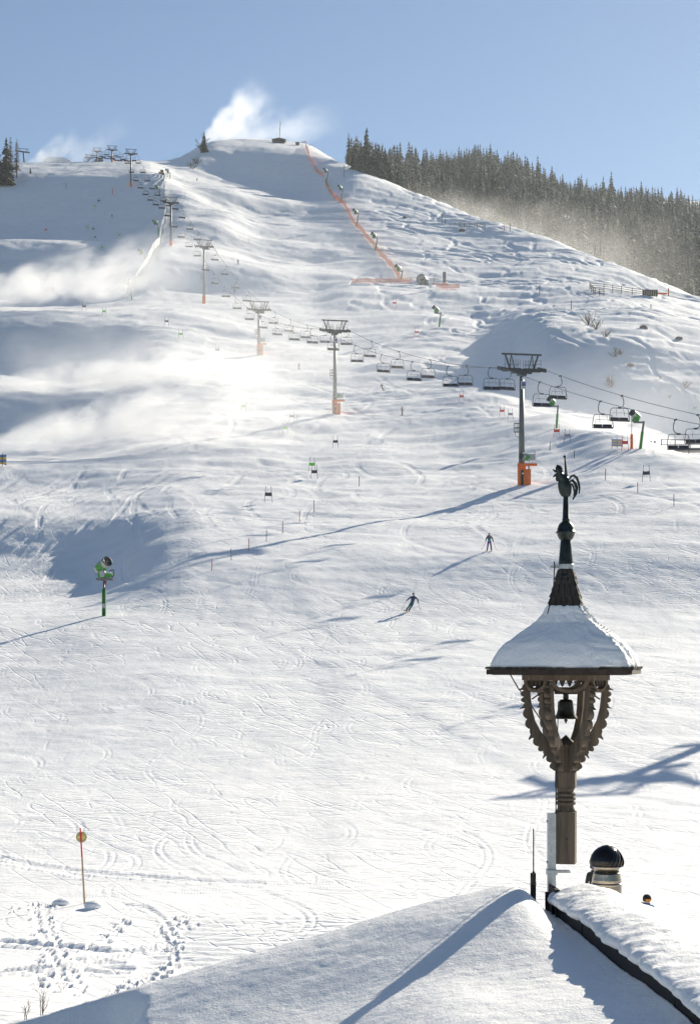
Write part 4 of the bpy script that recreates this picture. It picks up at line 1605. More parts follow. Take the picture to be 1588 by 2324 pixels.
def barrel_parts(parent, aim, loc, s=1.0, name_group=None):
    """fan barrel: loc is its middle, aim the direction the mouth points"""
    q = Vector(aim).to_track_quat('Z', 'Y')
    prof = [(0.30, -0.85), (0.42, -0.80), (0.50, -0.45), (0.52, 0.0), (0.50, 0.45), (0.47, 0.72), (0.44, 0.86)]

    def place(o):
        o.location = loc
        o.rotation_mode = 'QUATERNION'
        o.rotation_quaternion = q
        o.scale = (s, s, s)
        return o
    shell = MB().lathe(prof, 24)
    shell.f = shell.f[:-2]
    place(shell.build('barrel', M['gun_grey'], parent, True))
    gs = MB()
    n = 24
    for r, z in [(0.505 + 0.012, -0.43), (0.52 + 0.012, 0.0), (0.505 + 0.012, 0.4)]:
        for k in range(n):
            a = 2 * math.pi * k / n
            gs.v.append((r * math.cos(a), r * math.sin(a), z))
    for i in range(2):
        for k in range(n):
            a = 2 * math.pi * (k + 0.5) / n
            v = q @ Vector((math.cos(a), math.sin(a), 0))
            if v.z < 0.15:
                gs.f.append((i * n + k, i * n + (k + 1) % n, (i + 1) * n + (k + 1) % n, (i + 1) * n + k))
    place(gs.build('lower_shell', M['gun_green'], parent, True))
    inn = MB().lathe([(0.43, 0.86), (0.38, 0.5), (0.36, 0.1), (0.05, 0.08)], 24)
    inn.f = inn.f[:-2]
    place(inn.build('duct', M['gun_green'], parent, True))
    place(MB().lathe([(0.10, 0.12), (0.12, 0.3), (0.05, 0.46), (0.01, 0.5)], 12).build('hub', M['gun_grey'], parent, True))
    place(MB().lathe([(0.47, 0.76), (0.50, 0.8), (0.50, 0.9), (0.44, 0.92), (0.43, 0.85)], 24).build('nozzle_ring', M['gun_dark'], parent, True))
    bk = MB().lathe([(0.02, -0.86), (0.30, -0.86), (0.3, -0.84)], 24)
    place(bk.build('intake_grille', M['gun_dark'], parent, True))


def green_gun(p, label, s=1.0, aim=(0.62, -0.62, 0.42), H=3.3):
    """fan gun on a green column with a beam platform"""
    t = empty('snow_gun', p)
    t.scale = (s, s, s)
    tag(t, label, 'snow gun', 'snow guns on the hill')
    MB().box((-0.13, 0, H * 0.33), (0.08, 0.36, H * 0.66 + 0.6)).box((0.13, 0.04, H * 0.33), (0.08, 0.36, H * 0.66 + 0.6)).box((0, 0.14, H * 0.33), (0.2, 0.05, H * 0.66 + 0.6)).build('column', M['gun_green'], t)
    MB().tube([(0, 0, 0.2), (0, 0, H)], 0.09, 10).build('mast', M['steel_beam'], t, True)
    MB().box((-0.02, -0.2, H * 0.28), (0.30, 0.12, 0.4)).build('valve_box', M['gun_grey'], t)
    MB().box((0.08, -0.35, H + 0.06), (1.5, 0.12, 0.2)).box((0.08, 0.35, H + 0.06), (1.5, 0.12, 0.2)).box((0, 0, H - 0.06), (0.5, 0.6, 0.08)).build('platform', M['steel_beam'], t)
    MB().tube([(0.25, -0.2, H), (0.2, -0.2, H - 0.35), (0.28, -0.2, H - 0.5)], 0.04, 6).build('hose', M['hose_red'], t)
    MB().tube([(0.1, -0.1, H), (0.16, -0.14, H - 0.5), (0.05, -0.1, H - 1.1)], 0.035, 6).build('cable', M['gun_dark'], t)
    un = MB()
    un.prism([(-0.55, 0.18), (-0.6, 0.5), (-0.45, 0.85), (-0.2, 0.9), (0.15, 0.6), (0.75, 0.55), (0.72, 0.35), (0.5, 0.2)], 0.72, Matrix.Translation((0.05, 0, H)))
    un.build('housing', M['gun_green'], t)
    MB().prism([(-0.38, 0.22), (-0.42, 0.8), (0.05, 0.82), (0.1, 0.5), (-0.05, 0.25)], 0.78, Matrix.Translation((0.05, 0, H))).build('cover', M['gun_grey'], t)
    g = MB().tube([(0.72, -0.3, H + 0.2), (0.88, -0.3, H + 0.45), (0.88, -0.3, H + 0.92), (0.45, -0.3, H + 0.8)], 0.03, 5)
    g.tube([(0.72, 0.3, H + 0.2), (0.88, 0.3, H + 0.45), (0.88, 0.3, H + 0.92), (0.45, 0.3, H + 0.8)], 0.03, 5)
    g.build('guard', M['gun_dark'], t)
    sn = MB()
    sn.lathe([(0.28, 0.0), (0.26, 0.08), (0.15, 0.15), (0.01, 0.18)], 12, (0.42, 0, H + 0.55))
    sn.build('settled_snow', M['loose_snow'], t, True)
    for y in (-0.45, 0.45):
        MB().tube([(-0.1, y, H + 0.55), (-0.05, y, H + 1.25)], 0.035, 6).build('bracket', M['gun_grey'], t)
    barrel_parts(t, aim, (-0.15, 0, H + 1.30))
    return t


def arm_gun(p, label, height, lean=0.12, aim=(-0.6, -0.6, 0.35), s=1.0, colour='gun_green', side=-1):
    """fan gun carried by an arm at the top of a slanting column"""
    t = empty('snow_gun', p)
    tag(t, label, 'snow gun', 'snow guns on the hill')
    Hh = height
    MB().tube([(0, 0, -0.4), (lean * Hh * 0.62, 0, Hh * 0.62)], 0.22 * s, 8).build('column', M[colour], t)
    MB().tube([(lean * Hh * 0.6, 0, Hh * 0.6), (lean * Hh, 0, Hh)], 0.15 * s, 8).build('mast', M['steel_beam'], t)
    MB().box((lean * Hh + side * 0.7 * s, 0, Hh - 0.15 * s), (1.6 * s, 0.25 * s, 0.22 * s)).build('arm', M['steel_beam'], t)
    MB().box((lean * Hh + side * 1.2 * s, 0, Hh + 0.16 * s), (0.9 * s, 0.6 * s, 0.4 * s)).build('housing', M['gun_green'], t)
    MB().tube([(lean * Hh + side * 1.2 * s, -0.3 * s, Hh + 0.3 * s), (lean * Hh + side * 1.2 * s, -0.3 * s, Hh + 0.8 * s)], 0.05 * s, 5).build('bracket', M['steel_beam'], t)
    barrel_parts(t, aim, (lean * Hh + side * 1.2 * s, 0, Hh + 0.85 * s), s)
    return t


g = green_gun(on_ground(236, 1400, 130, 190), 'large green snow gun on a green column left of the skiers', 0.93)
# along the orange net on the ridge
for (px, py, hp), nm in zip(((739, 420, 30), (773, 457, 28), (808, 514, 30), (851, 569, 30), (909, 636, 22)),
                            ('topmost snow gun on a leaning green post along the orange net', 'second snow gun from the top along the orange net', 'middle snow gun of the five along the orange net',
                             'fourth snow gun from the top along the orange net', 'lowest snow gun along the orange net near the parked gun')):
    p = on_ground(px, py, 420, 1100)
    arm_gun(p, nm, hp * p.y / F, 0.2, s=1.25)
p = on_ground(996, 742, 380, 620)
arm_gun(p, 'snow gun on a pale green post in the powder below the net', 33 * p.y / F, 0.14, s=1.1)
p = on_ground(1262, 972, 200, 300)
arm_gun(p, 'misty snow gun on a pale green post just right of the nearest tower', 3.6, 0.08, s=0.85)
p = on_ground(1452, 1019, 190, 270)
arm_gun(p, 'snow gun on a leaning green post at the right under the chairs', 3.7, 0.14, s=0.95)
# along the white slat fence
for (px, py, hp), nm in zip(((386, 405, 14), (362, 445, 16), (359, 534, 26), (328, 600, 24), (299, 680, 34)),
                            ('topmost green snow gun at the upper end of the white slat fence', 'green snow gun behind the white slat fence beside the chairs', 'green snow gun on a thin post left of the white slat fence',
                             'snow gun on an orange post in the mist left of the slat fence', 'snow gun at the lower end of the white slat fence')):
    p = on_ground(px, py, 480, 1000)
    arm_gun(p, nm, hp * p.y / F, 0.02, s=1.1, colour='orange_pad' if px == 328 else 'gun_green', aim=(-0.7, -0.3, 0.4))


def tower_gun(i, label, s=1.0):
    t0 = towers[i]
    y = ROPE[i][0]
    x = line_x(y)
    z = gz(x, y) - 0.2
    t = empty('snow_gun', (x, y, z))
    tag(t, label, 'snow gun', 'snow guns on the hill')
    MB().box((0.62, -0.5, 1.05), (0.9, 0.7, 2.0)).build('cabinet', M['orange_pad'], t)
    MB().box((0.05, -0.66, 0.95), (0.42, 0.3, 1.9)).build('door', M['gun_dark'], t)
    MB().box((0.06, -0.82, 1.5), (0.22, 0.02, 0.18)).build('door_plate', M['white_paint'], t)
    MB().tube([(0.85, -0.5, 2.0), (0.85, -0.5, 2.5)], 0.12, 8).build('stand', M['gun_grey'], t)
    MB().box((0.75, -0.5, 2.62), (2.2, 0.7, 0.28)).build('platform', M['orange_pad'], t)
    MB().box((1.0, -0.5, 2.82), (1.4, 0.6, 0.1)).build('settled_snow', M['loose_snow'], t)
    MB().box((1.15, -0.5, 3.55), (0.95, 0.8, 0.75)).build('housing', M['gun_grey'], t)
    MB().tube([(0.9, -0.7, 2.9), (0.9, -0.7, 3.4)], 0.05, 5).tube([(1.3, -0.3, 2.9), (1.3, -0.3, 3.4)], 0.05, 5).build('bracket', M['gun_grey'], t)
    MB().tube([(1.58, -0.7, 3.9), (1.58, -0.7, 4.25)], 0.05, 6).build('beacon', M['orange_plastic'], t)
    barrel_parts(t, (-0.85, -0.45, 0.12), (0.55, -0.6, 3.6), 0.9)
    return t


tower_gun(1, 'snow gun on orange padded stand at the foot of the nearest lift tower')
tower_gun(2, 'snow gun on orange stand at the foot of the second lift tower')
tower_gun(3, 'misty snow gun at the foot of the third lift tower')

# parked fan gun and boards on the knoll
p = on_ground(958, 645, 480, 640)
t = empty('fan_gun', p)
tag(t, 'big round fan gun parked on the knoll at the lower end of the net', 'snow gun')
for nm, prof, mt in (('fan_housing', [(1.25, -0.9), (1.55, -0.5), (1.62, 0.5), (1.5, 0.9)], 'gun_dark'), ('duct', [(1.45, 0.9), (1.1, 0.2), (0.3, 0.15)], 'gun_grey'), ('rim', [(1.5, 0.85), (1.66, 0.9), (1.66, 1.1), (1.42, 1.1)], 'steel_beam'), ('hub', [(0.5, 0.2), (0.45, 0.6), (0.1, 0.75)], 'gun_dark')):
    b = MB().lathe(prof, 28)
    b.f = b.f[:-2] if nm != 'hub' else b.f
    o = b.build(nm, M[mt], t, True)
    o.location = (0, 0, 1.45)
    o.rotation_mode = 'QUATERNION'
    o.rotation_quaternion = Vector((-0.45, -0.9, 0.05)).to_track_quat('Z', 'Y')
MB().box((1.2, 0.9, 0.8), (1.8, 1.2, 1.5)).build('engine_box', M['gun_grey'], t)
MB().box((0.8, 0.6, 0.05), (3.6, 1.6, 0.25)).build('sled', M['gun_dark'], t)
p = on_ground(983, 650, 480, 640)
t = empty('sign_board', p)
tag(t, 'white board with black figure and red line beside the parked fan gun', 'sign')
MB().box((0, 0, 1.5), (2.4, 0.08, 2.4)).build('panel', M['white_paint'], t)
for s in (-0.9, 0.9):
    MB().box((s, 0.08, 0.6), (0.1, 0.08, 1.8)).build('leg', M['gun_dark'], t)
cu = bpy.data.curves.new('figure', 'FONT')
cu.body = '2'
cu.size = 1.5
cu.extrude = 0.01
cu.align_x = 'CENTER'
cu.materials.append(M['gun_dark'])
tmp = bpy.data.objects.new('figure', cu)
col.objects.link(tmp)
fm = bpy.data.meshes.new_from_object(tmp.evaluated_get(bpy.context.evaluated_depsgraph_get()))
bpy.data.objects.remove(tmp)
o = link('figure', fm, t, (0.2, -0.06, 1.45))
o.rotation_euler = (math.radians(90), 0, 0)
MB().box((0.15, -0.06, 0.85), (1.3, 0.03, 0.25)).build('red_line', M['hose_red'], t)
p = on_ground(1008, 652, 480, 640)
t = empty('notice_board', p)
tag(t, 'tall grey notice board on orange feet right of the parked fan gun', 'sign')
MB().box((0, 0, 3.1), (1.0, 0.12, 3.4)).build('panel', M['lift_grey'], t)
for s in (-0.4, 0.4):
    MB().box((s, 0, 0.6), (0.2, 0.2, 1.9)).build('foot', M['orange_pad'], t)

# ------------------------------------------------------------------ nets and fences
def net_material(name, rgb, alpha):
    m = material(name, rgb, 0.8, noise=(2, 0.15))
    m.node_tree.nodes['Principled BSDF'].inputs['Alpha'].default_value = alpha
    return m


M['orange_net'] = net_material('orange_net', (0.85, 0.22, 0.06), 0.55)
M['net_post'] = material('net_post', (0.5, 0.16, 0.06), 0.7, noise=(3, 0.2))
M['fence_wood'] = material('fence_wood', (0.10, 0.08, 0.06), 0.9, noise=(4, 0.35))


def polyline(path, dmin, dmax, step):
    wp = [on_ground(a, b, dmin, dmax) for a, b in path]
    out = [wp[0]]
    for a, b in zip(wp[:-1], wp[1:]):
        n = max(1, round((b - a).length / step))
        for k in range(1, n + 1):
            q = a.lerp(b, k / n)
            out.append(Vector((q.x, q.y, gz(q.x, q.y))))
    return out


def net_fence(path, label, h, dmin, dmax, step=4.0):
    pts = polyline(path, dmin, dmax, step)
    t = empty('safety_net', pts[0])
    tag(t, label, 'safety net', 'orange safety nets')
    for i, p in enumerate(pts):
        MB().tube([(0, 0, -0.4), (random.uniform(-0.08, 0.08), 0, h + 0.25)], 0.06, 5).build('post', M['net_post'], t, loc=p - pts[0])
    for a, b in zip(pts[:-1], pts[1:]):
        n = MB()
        mid = (a + b) / 2 - pts[0]
        n.add([a - pts[0] + Vector((0, 0, 0.15)), mid + Vector((0, 0, 0.10)), b - pts[0] + Vector((0, 0, 0.15)), b - pts[0] + Vector((0, 0, h)), mid + Vector((0, 0, h - 0.15)), a - pts[0] + Vector((0, 0, h))], [(0, 1, 4, 5), (1, 2, 3, 4)])
        n.build('net_panel', M['orange_net'], t)
    return t


net_fence([(693, 336), (702, 362), (716, 388), (733, 402)], 'upper stretch of pale orange net running down from the summit', 2.4, 800, 1100)
net_fence([(738, 412), (746, 435), (757, 450), (776, 462), (790, 485), (800, 505), (818, 525), (838, 550), (860, 578), (880, 600), (895, 618), (907, 634)], 'long orange net running down the edge of the ridge', 2.3, 500, 960)
net_fence([(798, 643), (830, 642), (865, 642), (905, 641), (935, 640)], 'low orange net across the slope left of the parked fan gun', 1.6, 490, 640)
net_fence([(990, 652), (1015, 655), (1042, 655)], 'short orange net right of the parked fan gun', 1.6, 480, 640)


def rail_fence(path, label, h, dmin, dmax, rails, step=3.0, mat='fence_wood', w=0.13):
    pts = polyline(path, dmin, dmax, step)
    t = empty('wooden_fence', pts[0])
    tag(t, label, 'fence', 'wooden fences on the right slope')
    for p in pts:
        MB().box((0, 0, h / 2 - 0.2), (w * 1.3, w * 1.3, h + 0.5)).build('post', M[mat], t, loc=p - pts[0])
    for a, b in zip(pts[:-1], pts[1:]):
        for z in rails:
            r = MB()
            boxtube(r, a - pts[0] + Vector((0, -w, z)), b - pts[0] + Vector((0, -w, z)), w)
            r.build('rail', M[mat], t)
    return t


rail_fence([(1031, 514), (1065, 516), (1100, 516)], 'short dark wooden fence near the right crest', 2.0, 600, 900, (0.5, 1.1, 1.7))
rail_fence([(1338, 656), (1350, 668), (1370, 670)], 'lower return of the wooden fence on the right slope', 1.9, 430, 700, (0.5, 1.1, 1.7))
rail_fence([(1338, 655), (1370, 658), (1410, 664), (1458, 670)], 'long wooden rail fence on the right slope', 1.9, 430, 700, (0.5, 1.1, 1.7))
p = on_ground(1475, 671, 430, 700)
t = empty('plank_screen', p)
tag(t, 'solid brown plank screen at the end of the long rail fence', 'screen')
for k in range(7):
    MB().box((-2.0 + k * 0.66, 0, 0.8), (0.6, 0.12, 2.0)).build('plank', M['fence_wood'], t)
for k in (-1.8, 1.8):
    MB().box((k, 0.12, 0.7), (0.16, 0.12, 2.4)).build('post', M['fence_wood'], t)
p = on_ground(1512, 670, 430, 700)
t = empty('orange_barrier', p)
tag(t, 'low orange barrier with a post right of the plank screen', 'barrier')
MB().box((-1.6, 0, 0.5), (3.6, 0.1, 0.5)).build('board', M['orange_pad'], t)
MB().box((0.6, 0, 0.9), (0.35, 0.35, 2.4)).build('post', M['net_post'], t)

# snow-laden slat fence along the edge of the shaded bowl
M['slat_wood'] = material('slat_wood', (0.09, 0.085, 0.08), 0.9, noise=(3, 0.3))


def slat_fence(path, label, h, dmin, dmax, step=5.5, n=4):
    pts = polyline(path, dmin, dmax, step)
    t = empty('slat_fence', pts[0])
    tag(t, label, 'fence', 'snow-laden slat fences')
    for p in pts:
        MB().box((0, 0, h / 2 - 0.3), (0.16, 0.16, h + 0.8)).build('post', M['slat_wood'], t, loc=p - pts[0])
    for a, b in zip(pts[:-1], pts[1:]):
        for k in range(n):
            z = h * (k + 0.6) / n
            s_ = MB()
            boxtube(s_, a - pts[0] + Vector((0, -0.12, z)), b - pts[0] + Vector((0, -0.12, z)), 0.18)
            so = s_.build('slat', M['slat_wood'], t)
            c_ = MB()
            boxtube(c_, a - pts[0] + Vector((-0.05, -0.2, z + 0.2)), b - pts[0] + Vector((0.05, -0.2, z + 0.2)), 0.30)
            c_.build('snow_strip', M['loose_snow'], so)
    return t


slat_fence([(383, 398), (376, 412), (372, 425)], 'upper end of the snow-laden slat fence by the topmost gun', 3.2, 560, 960)
slat_fence([(373, 425), (374, 455), (376, 480), (372, 505), (366, 530), (362, 552)], 'long thin snow-laden fence beside the lift line', 2.4, 520, 900)
slat_fence([(362, 556), (352, 566), (344, 580), (333, 605), (320, 625), (308, 645)], 'snow-laden slat fence running down the mist left of the lift', 2.8, 500, 760)
slat_fence([(298, 655), (290, 668), (284, 674)], 'lowest panels of the snow-laden slat fence', 3.0, 480, 720)

# ------------------------------------------------------------------ gates and marker poles
M['panel_dark'] = material('panel_dark', (0.05, 0.05, 0.075), 0.7, noise=(4, 0.5))
M['panel_green'] = material('panel_green', (0.16, 0.62, 0.06), 0.7, noise=(4, 0.25))
M['panel_red'] = material('panel_red', (0.75, 0.07, 0.05), 0.7, noise=(4, 0.2))
M['panel_grey'] = material('panel_grey', (0.30, 0.32, 0.36), 0.7, noise=(4, 0.3))
M['pole_dark'] = material('pole_dark', (0.10, 0.09, 0.10), 0.6, noise=(8, 0.3))
M['pole_red'] = material('pole_red', (0.60, 0.04, 0.04), 0.6, noise=(8, 0.2))
M['bamboo'] = material('bamboo', (0.42, 0.27, 0.16), 0.6, noise=(8, 0.3))


def gate(px, py, colour, label, s=1.0, lean=0.1):
    p = on_ground(px, py, 120, 1100)
    t = empty('race_gate', p, random.uniform(-0.35, 0.2))
    t.scale = (s, s, s)
    tag(t, label, 'race gate', 'gates of the race course')
    for sx in (-1, 1):
        MB().tube([(sx * 0.5, 0, -0.2), (sx * 0.33, 0, 2.0)], 0.03, 5).build('pole', M['pole_red' if colour == 'red' else 'pole_dark'], t)
    MB().add([(-0.44, -0.03, 0.8), (0.44, -0.03, 0.8), (0.41, -0.03, 1.3), (0.2, -0.03, 1.22), (-0.2, -0.03, 1.22), (-0.41, -0.03, 1.3), (-0.44, 0.01, 0.8), (0.44, 0.01, 0.8), (0.41, 0.01, 1.3), (0.2, 0.01, 1.22), (-0.2, 0.01, 1.22), (-0.41, 0.01, 1.3)],
             [(0, 1, 2, 3, 4, 5), (11, 10, 9, 8, 7, 6), (0, 6, 7, 1), (1, 7, 8, 2), (2, 8, 9, 3), (3, 9, 10, 4), (4, 10, 11, 5), (5, 11, 6, 0)]).build('panel', M['panel_' + colour], t)
    return t


for px, py, c, lab in (
        (609, 1141, 'dark', 'dark-panelled race gate, lowest of the course, in the lower left middle'),
        (713, 1087, 'dark', 'dark-panelled race gate right below the green gate in the centre'),
        (708, 1070, 'green', 'lower of the two bright green race gates in the centre'),
        (647, 985, 'green', 'upper of the two bright green race gates in the centre'),
        (662, 957, 'dark', 'dark-panelled race gate just above the upper green gate'),
        (761, 1016, 'dark', 'dark-panelled race gate below the second lift tower'),
        (1466, 1093, 'dark', 'dark-panelled race gate at the right, level with the rooster'),
        (1287, 1004, 'grey', 'grey-panelled race gate right of the nearest tower'),
        (1263, 993, 'red', 'red-panelled race gate below the misty gun right of the tower'),
        (1418, 1022, 'red', 'red-panelled race gate beside the striped banner at the right'),
        (1139, 945, 'red', 'red-panelled race gate left of the nearest tower mast'),
        (1158, 953, 'grey', 'grey-panelled race gate left of the nearest tower mast'),
        (1047, 912, 'red', 'small red race gate in the hazy dip left of the nearest tower'),
        (945, 765, 'red', 'small red race gate below the powder slope'),
        (895, 697, 'red', 'small red race gate below the parked fan gun'),
        (493, 806, 'dark', 'small dark race gate left of the third lift tower'),
        (410, 770, 'green', 'small green race gate in the mist below the slat fence'),
        (378, 740, 'dark', 'small dark race gate in the mist below the slat fence'),
        (236, 717, 'green', 'small green race gate in the mist at the left'),
        (191, 705, 'dark', 'small dark race gate in the mist at the left'),
        (553, 933, 'green', 'small yellow-green race gate in the white mist'),
        (231, 569, 'green', 'lowest green gate under the shaded bowl'),
        (270, 540, 'green', 'green gate near the right end of the lit bench line'),
        (216, 545, 'dark', 'dark gate at the lip of the shaded bowl'),
        (212, 526, 'dark', 'dark gate just above the lip of the shaded bowl'),
        (199, 522, 'green', 'green gate low in the shaded bowl'),
        (215, 475, 'green', 'topmost green gate in the shaded bowl'),
        (224, 462, 'dark', 'topmost dark gate in the shaded bowl'),
        (104, 528, 'red', 'small red gate at the left of the shaded bowl')):
    gate(px, py, c, lab, 1.0 if py > 900 else 1.25)


def marker(px, py, hpx, mat, label, r=0.03, dmin=42, dmax=1100):
    p = on_ground(px, py, dmin, dmax)
    h = hpx * p.y / F
    o = MB().tube([(0, 0, -0.3), (random.uniform(-0.06, 0.06), 0, h)], max(r, 0.00022 * p.y), 6).build('marker_pole', M[mat], None, loc=p)
    return tag(o, label, 'marker pole', 'thin poles marking the piste')


row = [(480, 1297), (525, 1273), (565, 1251), (604, 1231), (641, 1211), (680, 1186), (713, 1165)]
for k, (px, py) in enumerate(row):
    marker(px, py, 27, 'pole_red' if k in (0, 2, 5) else 'pole_dark', '%s pole, %s from the left in the slanting row below the race course' % ('red' if k in (0, 2, 5) else 'dark', NUM[k]))
for px, py, hp, m, lab in ((815, 1103, 22, 'pole_dark', 'dark marker pole below the second lift tower'), (1303, 1041, 18, 'pole_dark', 'dark marker pole right of the nearest tower pad'),
                          (1373, 1091, 26, 'pole_dark', 'dark marker pole between the rooster and the right dark gate'), (1447, 1120, 24, 'pole_dark', 'dark marker pole below the right dark gate'),
                          (1529, 1150, 26, 'pole_dark', 'dark marker pole near the right edge of the piste'), (1247, 1023, 20, 'pole_dark', 'thin marker pole just right of the nearest tower'),
                          (1003, 506, 22, 'pole_dark', 'dark post left of the short wooden fence'), (1010, 506, 10, 'pole_dark', 'short dark post left of the short wooden fence'),
                          (1224, 666, 18, 'fence_wood', 'brown post alone in the middle of the right slope'), (1296, 700, 18, 'fence_wood', 'brown post below the right wooden fence'),
                          (1477, 700, 10, 'fence_wood', 'short brown post at the far right slope'), (1144, 522, 10, 'pole_red', 'red stake on the right crest'), (1157, 522, 16, 'fence_wood', 'brown post on the right crest before the wood'),
                          (781, 402, 30, 'pole_dark', 'dark post on the upper right slope below the larch'), (150, 428, 12, 'pole_dark', 'dark stake at the top of the shaded bowl'), (255, 440, 14, 'pole_red', 'thin stake in the upper shaded bowl')):
    marker(px, py, hp, m, lab, 0.03, 120, 1100)

# round piste sign on a red-tipped pole, bottom left
p = on_ground(193, 2056, 50, 75)
t = empty('piste_marker', p)
tag(t, 'red-tipped wooden pole with a round yellow arrow disc, bottom left', 'piste marker')
s = p.y / F
dx = (182 - 193) * s
MB().tube([(0, 0, -0.3), (dx * 0.62, 0, 105 * s)], [0.035, 0.03], 8).build('pole', M['bamboo'], t)
MB().tube([(dx * 0.62, 0, 105 * s), (dx, 0, 172 * s)], [0.03, 0.026], 8).build('red_tip', M['pole_red'], t)
M['disc_yellow'] = material('disc_yellow', (0.42, 0.40, 0.20), 0.5, noise=(6, 0.12))
M['arrow_yellow'] = material('arrow_yellow', (0.80, 0.58, 0.16), 0.5, noise=(6, 0.1))
d = MB().lathe([(12.5 * s, -0.012), (12.5 * s, 0.012)], 28)
d.v = [(x, z, y) for x, y, z in d.v]
d.build('disc', M['disc_yellow'], t, loc=(dx * 0.88 + 1.0 * s, 0.05, 151 * s))
a_ = [(-9, -3), (1, -3), (1, -8), (10, 0), (1, 8), (1, 3), (-9, 3)]
MB().prism([(x * s, z * s) for x, z in a_], 0.01).build('arrow', M['arrow_yellow'], t, loc=(dx * 0.88 + 1.0 * s, 0.028, 151 * s))
# ------------------------------------------------------------------ people
M['skin'] = material('skin', (0.60, 0.36, 0.26), 0.6, noise=(20, 0.1))
_cm = {}


def cloth(rgb):
    k = tuple(rgb)
    if k not in _cm:
        _cm[k] = material('cloth', rgb, 0.8, noise=(9, 0.25), bump=(14, 0.3, 0.02))
    return _cm[k]


BONES = [('pelvis', 'waist'), ('waist', 'chest'), ('chest', 'neck'), ('neck', 'head'), ('head', 'crown'),
         ('chest', 'shl'), ('shl', 'ell'), ('ell', 'wrl'), ('wrl', 'hal'), ('chest', 'shr'), ('shr', 'elr'), ('elr', 'wrr'), ('wrr', 'har'),
         ('pelvis', 'hil'), ('hil', 'knl'), ('knl', 'anl'), ('anl', 'tol'), ('pelvis', 'hir'), ('hir', 'knr'), ('knr', 'anr'), ('anr', 'tor')]
RAD = dict(pelvis=0.155, waist=0.145, chest=0.175, neck=0.062, head=0.092, crown=0.075, sh=0.082, el=0.062, wr=0.048, ha=0.05, hi=0.115, kn=0.083, an=0.072, to=0.05)
STAND = dict(pelvis=(0, 0, 0.97), waist=(0, 0, 1.14), chest=(0, 0, 1.36), neck=(0, 0, 1.50), head=(0, -0.01, 1.61), crown=(0, 0, 1.70),
             shl=(0.19, 0, 1.42), ell=(0.27, -0.02, 1.15), wrl=(0.30, -0.12, 0.93), hal=(0.30, -0.16, 0.85),
             shr=(-0.19, 0, 1.42), elr=(-0.27, -0.02, 1.15), wrr=(-0.30, -0.12, 0.93), har=(-0.30, -0.16, 0.85),
             hil=(0.10, 0, 0.90), knl=(0.12, -0.05, 0.50), anl=(0.13, 0.02, 0.12), tol=(0.13, -0.16, 0.06),
             hir=(-0.10, 0, 0.90), knr=(-0.12, -0.05, 0.50), anr=(-0.13, 0.02, 0.12), tor=(-0.13, -0.16, 0.06))


